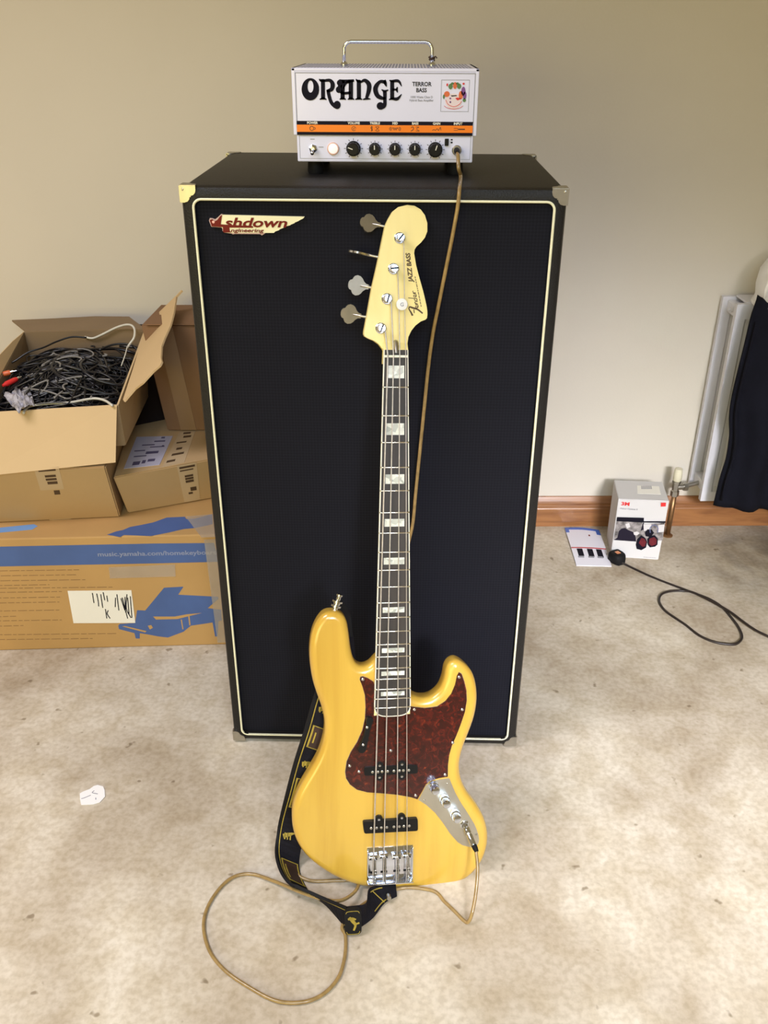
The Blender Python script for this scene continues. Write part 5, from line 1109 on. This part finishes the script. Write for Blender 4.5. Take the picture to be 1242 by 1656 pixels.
add_tube(bm, pts_, .003, 6); obj('hem_seam', bm, M_navy, coat, smooth=True)
# white safety helmet resting on the radiator top
hc = V(1.083, .885, .772)
hat = empty('safety_helmet', hc, 'white rounded plastic safety helmet sitting on the coat above the radiator', 'helmet')
bm = bmesh.new(); nn_ = 28
Rt = Matrix.Rotation(math.radians(-12), 3, 'Y')
prof_ = [(.112, -.020), (.113, -.012), (.108, .0), (.106, .030), (.097, .062), (.078, .088), (.048, .104), (.015, .110), (.0, .1105)]
rings = []
for r, h in prof_:
    rings.append([bm.verts.new(Rt @ V(r * 1.12 * math.cos(2 * PI * k / nn_), r * .95 * math.sin(2 * PI * k / nn_), h)) for k in range(nn_)])
for a, b in zip(rings, rings[1:]):
    for k in range(nn_): bm.faces.new((a[k], a[(k + 1) % nn_], b[(k + 1) % nn_], b[k]))
bmesh.ops.remove_doubles(bm, verts=bm.verts, dist=.0005)
o = obj('shell', bm, M_whitep, hat, smooth=True); md = o.modifiers.new('thickness', 'SOLIDIFY'); md.thickness = .003
bm = bmesh.new(); add_tube(bm, [Rt @ V(.127 * math.cos(2 * PI * k / 40), .109 * math.sin(2 * PI * k / 40), -.019) for k in range(40)], .0045, 8, closed=True); obj('brim', bm, M_whitep, hat, smooth=True)
bm = bmesh.new(); add_tube(bm, [Rt @ V(.121 * math.cos(a) * (1.0), -.06, .012 + .098 * math.sin(a)) for a in [k * PI / 16 for k in range(17)]], .0040, 8); obj('ridge', bm, M_whitep, hat, smooth=True)
bm = bmesh.new()
for dz in (0, .010): add_lathe(bm, [(.0022, 0), (.0022, .003)], Rt @ V(-.094, -.056, .000 + dz), (-.6, -.7, .1), 8)
obj('rivet', bm, M_inkgrey, hat)

# ------------------------------------------------------------------ small white carton with ear defenders printed on it
m = {k: Vector(v) for k, v in (('BL', (0.6623,0.8042,0)), ('BR', (0.7973,0.791,0)), ('TL', (0.6601,0.8002,0.1925)), ('TR', (0.7997,0.791,0.1925)), ('TBL', (0.6717,0.9221,0.1925)), ('TBR', (0.8105,0.9144,0.1925)))}
BBL = V(m['BL'].x + (m['TBL'].x - m['TL'].x), m['BL'].y + (m['TBL'].y - m['TL'].y), 0); BBR = V(m['BR'].x + (m['TBR'].x - m['TR'].x), m['BR'].y + (m['TBR'].y - m['TR'].y), 0)
c = (m['BL'] + m['BR'] + BBL + BBR) / 4
eb = empty('ear_defender_box', c, 'white printed carton with red-cupped ear defenders pictured, on the floor by the baseboard', 'box')
M_wb = mat('white_carton', (.62, .61, .60), rough=.6, var=.03, spec=.2)
bm = bmesh.new(); add_hexa(bm, [p_ - c for p_ in (m['BL'], m['BR'], BBR, BBL, m['TL'], m['TR'], m['TBR'], m['TBL'])], .0015); obj('carton', bm, M_wb, eb)
nrm = (m['BR'] - m['BL']).cross(m['TL'] - m['BL']).normalized()
MF = F(m['BL'] - c, (m['BR'] - m['BL']).normalized(), (0, 0, 1), nrm); MF.e2 = nrm.cross(MF.e1)
MT = F(m['TL'] - c, (m['TR'] - m['TL']).normalized(), (0, 1, 0), (0, 0, 1)); MT.e2 = MT.n.cross(MT.e1)
def mz(l): return l
(x0, y0), (x1, y1) = ((0.007,0.1733),(0.0341,0.1751))
text_obj('lettering', '3M', MF, x0, y0, .0150, M_red, eb, h=.0010, bold=.0006, xs=1.25)
(x0, y0), = ((0.0068,0.1604),)
text_obj('lettering', 'Peltor Optime II', MF, x0, y0, .0072, M_inkgrey, eb, h=.0008, bold=.0001)
decal('red_square', [((0.1158,0.1881),(0.129,0.1895),(0.1299,0.1776),(0.1166,0.1762))], MF, M_red, eb, h=.0008)
ph = decal('photo_print', [((0.0013,0.1218),(0.0747,0.127),(0.0739,0.1158),(0.1348,0.1244),(0.138,0.0671),(0.0653,0.0574),(0.0011,0.058))], MF, mat('photo_grey', (.36, .33, .32), rough=.6, spec=.1, var=.75, scale=60), eb, h=.0006)
decal('dark_bar', [((0.0014,0.134),(0.0761,0.1366),(0.0767,0.1255),(0.1364,0.1298),(0.1364,0.1248),(0.073,0.1219),(0.0014,0.1207))], MF, M_ink, ph, h=.0009)
decal('print_figure', [((0.0011,0.058),(0.0104,0.0661),(0.0123,0.0889),(0.0195,0.0979),(0.0287,0.1),(0.0365,0.0949),(0.054,0.0878),(0.0604,0.0755),(0.0653,0.0574)), ((0.075,0.1159),(0.0774,0.1272),(0.0808,0.0996),(0.0722,0.0933))], MF, mat('photo_dark', (.016, .013, .024), rough=.6, spec=.1), ph, h=.0008)
decal('print_highlight', [((0.0529,0.0877),(0.063,0.0912),(0.0709,0.0862),(0.0648,0.0787),(0.0563,0.0794)), ((0.0271,0.1125),(0.0371,0.1174),(0.0422,0.1052),(0.0336,0.0989)), ((0.0773,0.1161),(0.0993,0.1191),(0.0995,0.1009),(0.0816,0.094)), ((0.1185,0.1163),(0.1355,0.1203),(0.1369,0.0953),(0.1219,0.0927))], MF, mat('photo_light', (.60, .58, .58), rough=.5), ph, h=.0009)
bm = bmesh.new(); stroke(bm, ((0.0999,0.0897),(0.0976,0.1064),(0.1068,0.116),(0.1185,0.1079),(0.1203,0.0912)), .0022, MF, .0008, .0014); obj('print_headband', bm, mat('photo_blue', (.10, .12, .25), rough=.5), ph)
decal('print_cup', [((0.0654,0.0474),(0.0665,0.066),(0.0765,0.0795),(0.0883,0.0719),(0.0961,0.0583),(0.0952,0.0396),(0.0833,0.0301),(0.0697,0.0334)), ((0.0985,0.0499),(0.0947,0.0681),(0.1002,0.0799),(0.114,0.0823),(0.1238,0.0717),(0.1256,0.052),(0.1195,0.0444),(0.1057,0.0413)), ((0.0847,0.0886),(0.0902,0.1002),(0.1019,0.1011),(0.1105,0.0905),(0.1031,0.0758),(0.0886,0.0776))], MF, M_ink, ph, h=.0012)
decal('print_cup_red', [((0.0729,0.0537),(0.0777,0.0711),(0.0863,0.0689),(0.0933,0.0581),(0.091,0.0436),(0.0841,0.0417)), ((0.1016,0.053),(0.1004,0.07),(0.1125,0.0765),(0.1207,0.0687),(0.1218,0.0531),(0.1097,0.0465))], MF, mat('maroon_print', (.15, .022, .028), rough=.6, spec=.1, var=.3, scale=60), ph, h=.0015)
(x0, y0), (x1, y1) = ((0.0927,0.0057),(0.1273,0.0075))
bm = bmesh.new(); dashes(bm, MF, x0, x1, y0, .0016, random.Random(2), lo=.002, hi=.005, gap=.0008); obj('small_print', bm, M_inkgrey, eb)['kind'] = 'stuff'
decal('barcode_label', [((0.0651,0.0905),(0.1277,0.0911),(0.1235,0.0394),(0.0583,0.0383))], MT, M_paper, eb, h=.0006)
bm = bmesh.new()
for k in range(9):
    a = 488 + k * 14
    pass
for q4 in (((0.0764,0.0888),(0.0784,0.089),(0.076,0.068),(0.0738,0.0678)),((0.0798,0.0892),(0.0818,0.0894),(0.0795,0.0684),(0.0773,0.0681)),((0.0832,0.0895),(0.0852,0.0897),(0.083,0.0687),(0.0808,0.0685)),((0.0867,0.0898),(0.0886,0.09),(0.0865,0.069),(0.0843,0.0688)),((0.0901,0.0902),(0.092,0.0904),(0.09,0.0694),(0.0878,0.0692)),((0.0935,0.0905),(0.0955,0.0907),(0.0935,0.0697),(0.0913,0.0695)),((0.0969,0.0908),(0.0989,0.091),(0.097,0.0701),(0.0948,0.0699)),((0.1004,0.0912),(0.1023,0.0914),(0.1005,0.0704),(0.0983,0.0702)),((0.1038,0.0915),(0.1057,0.0917),(0.104,0.0708),(0.1018,0.0705))): add_poly(bm, q4, MT, .0005, .0009)
obj('barcode', bm, M_inkgrey, eb)['kind'] = 'stuff'

# ------------------------------------------------------------------ leaflet, plug with cord, scrap of paper
lp = vv(*((0.5524,0.9675,0.004),(0.6558,0.9572,0.004),(0.6913,0.7521,0.004),(0.6442,0.7455,0.004),(0.5532,0.7494,0.004)))
A_, B_, C_, D_ = lp[0], lp[1], vv((0.6534,0.7475,0.004))[0], lp[4]
c = (A_ + B_ + C_ + D_) / 4; c.z = 0
lf_ = empty('leaflet', c, 'white leaflet with blue top edge and three black shapes on the floor', 'leaflet')
def lat(u, v): p_ = A_.lerp(B_, u).lerp(D_.lerp(C_, u), v); p_.z = .0035 + .004 * math.sin(u * PI) * (1 - v) + .003 * math.sin(v * PI); return p_ - c
def lgrid(name, poly_uv, m, h, parent, nu_=8, nv_=8):
    u0, u1, v0, v1 = poly_uv; bm = bmesh.new(); g_ = [[bm.verts.new(lat(u0 + (u1 - u0) * i / nu_, v0 + (v1 - v0) * j / nv_) + V(0, 0, h)) for j in range(nv_ + 1)] for i in range(nu_ + 1)]
    fs = [bm.faces.new((g_[i][j], g_[i + 1][j], g_[i + 1][j + 1], g_[i][j + 1])) for i in range(nu_) for j in range(nv_)]
    r = bmesh.ops.extrude_face_region(bm, geom=fs)
    for v_ in r['geom']:
        if isinstance(v_, bmesh.types.BMVert): v_.co.z -= .003 if parent is lf_ and name == 'page' else .0004
    return obj(name, bm, m, parent)
pg_ = lgrid('page', (0, 1, 0, 1), mat('glossy_paper', (.74, .73, .80), rough=.3, var=.03), 0, lf_)
M_lb = mat('leaflet_blue', (.05, .13, .48), rough=.35)
lgrid('blue_edge', (0, 1, 0, .06), M_lb, .0006, pg_, 8, 2); lgrid('blue_edge', (0, .10, .06, .14), M_lb, .0006, pg_, 2, 2); lgrid('blue_edge', (.88, 1, .06, .17), M_lb, .0006, pg_, 2, 2)
lgrid('red_line', (0, 1, .56, .585), mat('leaflet_red', (.48, .05, .06), rough=.35), .0006, pg_, 8, 1)
for k, u in enumerate((.22, .51, .77)):
    lgrid('brush_picture', (u - .075, u + .085, .60, .78 + .01 * k), M_ink, .0006, pg_, 2, 3); lgrid('brush_picture', (u - .10, u + .07, .78, .82), M_inkgrey, .0006, pg_, 2, 1)
lgrid('red_seal', (.62, .66, .20, .24), M_inkred, .0006, pg_, 1, 1)
# mains plug
pc = Vector((0.6768,0.7649,0)); pc.z = 0
pl = empty('mains_plug', pc, 'black three-pin mains plug with orange fuse mark and its black cord looping across the floor', 'plug')
e1 = (Vector((0.6989,0.769,0)) - Vector((0.6636,0.8342,0))); e1.z = 0; e1.normalize(); e2 = V(-e1.y, e1.x, 0)
bm = bmesh.new()
def pb(a, b, h): return e1 * a * .86 + e2 * b * .86 + V(0, 0, h * .9) + V(-.003, .012, 0)
sec = [(-.027, .015, .8), (-.020, .022, 1), (0, .025, 1), (.016, .022, 1), (.026, .014, .8)]
rg = []
for a, hw, k in sec: rg.append([bm.verts.new(pb(a, b * hw, h)) for b, h in ((-1, .004), (-1, .026 * k), (-.8, .034 * k), (.8, .034 * k), (1, .026 * k), (1, .004), (.8, 0), (-.8, 0))])
for a, b in zip(rg, rg[1:]):
    for k in range(8): bm.faces.new((a[k], a[(k + 1) % 8], b[(k + 1) % 8], b[k]))
bm.faces.new(rg[0]); bm.faces.new(rg[-1]); bmesh.ops.bevel(bm, geom=list(bm.edges), offset=.0015, segments=2, affect='EDGES', clamp_overlap=True); obj('plug_body', bm, M_matteb, pl, ang=50)
bm = bmesh.new(); add_box(bm, (-.008, -.007, .0335), (.007, .007, .0355), pb, .0005); obj('fuse_mark', bm, mat('orange_sticker', (.62, .24, .10), rough=.4), pl)
bm = bmesh.new()
for a, b in ((-.020, 0), (.004, -.011), (.004, .011)): pass
add_box(bm, (-.030, -.0022, .010), (-.044, .0022, .015), pb); add_box(bm, (-.026, -.013, .010), (-.040, -.0095, .015), pb); add_box(bm, (-.026, .0095, .010), (-.040, .013, .015), pb); obj('pins', bm, M_nickel, pl)
cpth = [pc + pb(.022, 0, .010)] + vv(*((0.7071,0.7433,0.0035),(0.7493,0.6983,0.0035),(0.7989,0.655,0.0035),(0.8477,0.6162,0.0035),(0.8853,0.584,0.0035),(0.907,0.5464,0.0035),(0.9157,0.5009,0.0035),(0.9209,0.4568,0.0035),(0.9165,0.4139,0.0035),(0.8972,0.3872,0.0035),(0.8754,0.3814,0.0035),(0.8398,0.3906,0.0035),(0.809,0.4185,0.0035),(0.7868,0.4636,0.0035),(0.7666,0.4963,0.0035),(0.7492,0.5299,0.0035),(0.7461,0.5708,0.0035),(0.7609,0.6043,0.0035),(0.7901,0.6205,0.0035),(0.8244,0.6231,0.0035))) + vv(*((0.8474,0.6063,0.009),(0.8826,0.5668,0.009),(0.9169,0.5185,0.009),(0.9358,0.4769,0.009),(0.955,0.4393,0.009),(0.9795,0.4109,0.009),(1.0359,0.3636,0.009),(1.1589,0.3324,0.009),(1.3558,0.3683,0.009),(1.5042,0.3113,0.009)))
for q_ in cpth[-4:]: q_.z = .0035
bm = bmesh.new(); add_tube(bm, [p_ - pc for p_ in smooth_open(cpth, 6)], .0032, 8); obj('cord', bm, mat('black_cord', (.020, .014, .012), rough=.4), pl, smooth=True)
# scrap of white paper on the floor
sp = vv(*((-0.5857,-0.1579,0.0012),(-0.5805,-0.1524,0.0012),(-0.5696,-0.1454,0.0012),(-0.5641,-0.1371,0.0012),(-0.5569,-0.1338,0.0012),(-0.5445,-0.1378,0.0012),(-0.5387,-0.1472,0.0012),(-0.5327,-0.1644,0.0012),(-0.5386,-0.1803,0.0012),(-0.5508,-0.1859,0.0012),(-0.573,-0.1878,0.0012),(-0.5801,-0.1737,0.0012)))
c = sum(sp, Vector()) / len(sp); bm = bmesh.new(); slab(bm, [p_ - c for p_ in sp], .0012)
pe = empty('paper_scrap', c, 'torn scrap of white paper with pen marks on the floor left of the bass', 'paper'); obj('sheet', bm, mat('torn_paper', (.90, .89, .88), rough=.7, var=.02), pe)
bm = bmesh.new(); ff2 = F(V(0, 0, 0), (1, 0, 0), (0, 1, 0), (0, 0, 1))
for l in (((-0.5781,-0.1717),(-0.5728,-0.1696),(-0.5622,-0.162)),((-0.5589,-0.1499),(-0.5613,-0.1553),(-0.5493,-0.1583)),((-0.5502,-0.1683),(-0.5484,-0.1735))): stroke(bm, [(a - c.x, b - c.y) for a, b in l], .0016, ff2, .0006, .0009, 3)
obj('pen_marks', bm, M_inkgrey, pe)['kind'] = 'stuff'
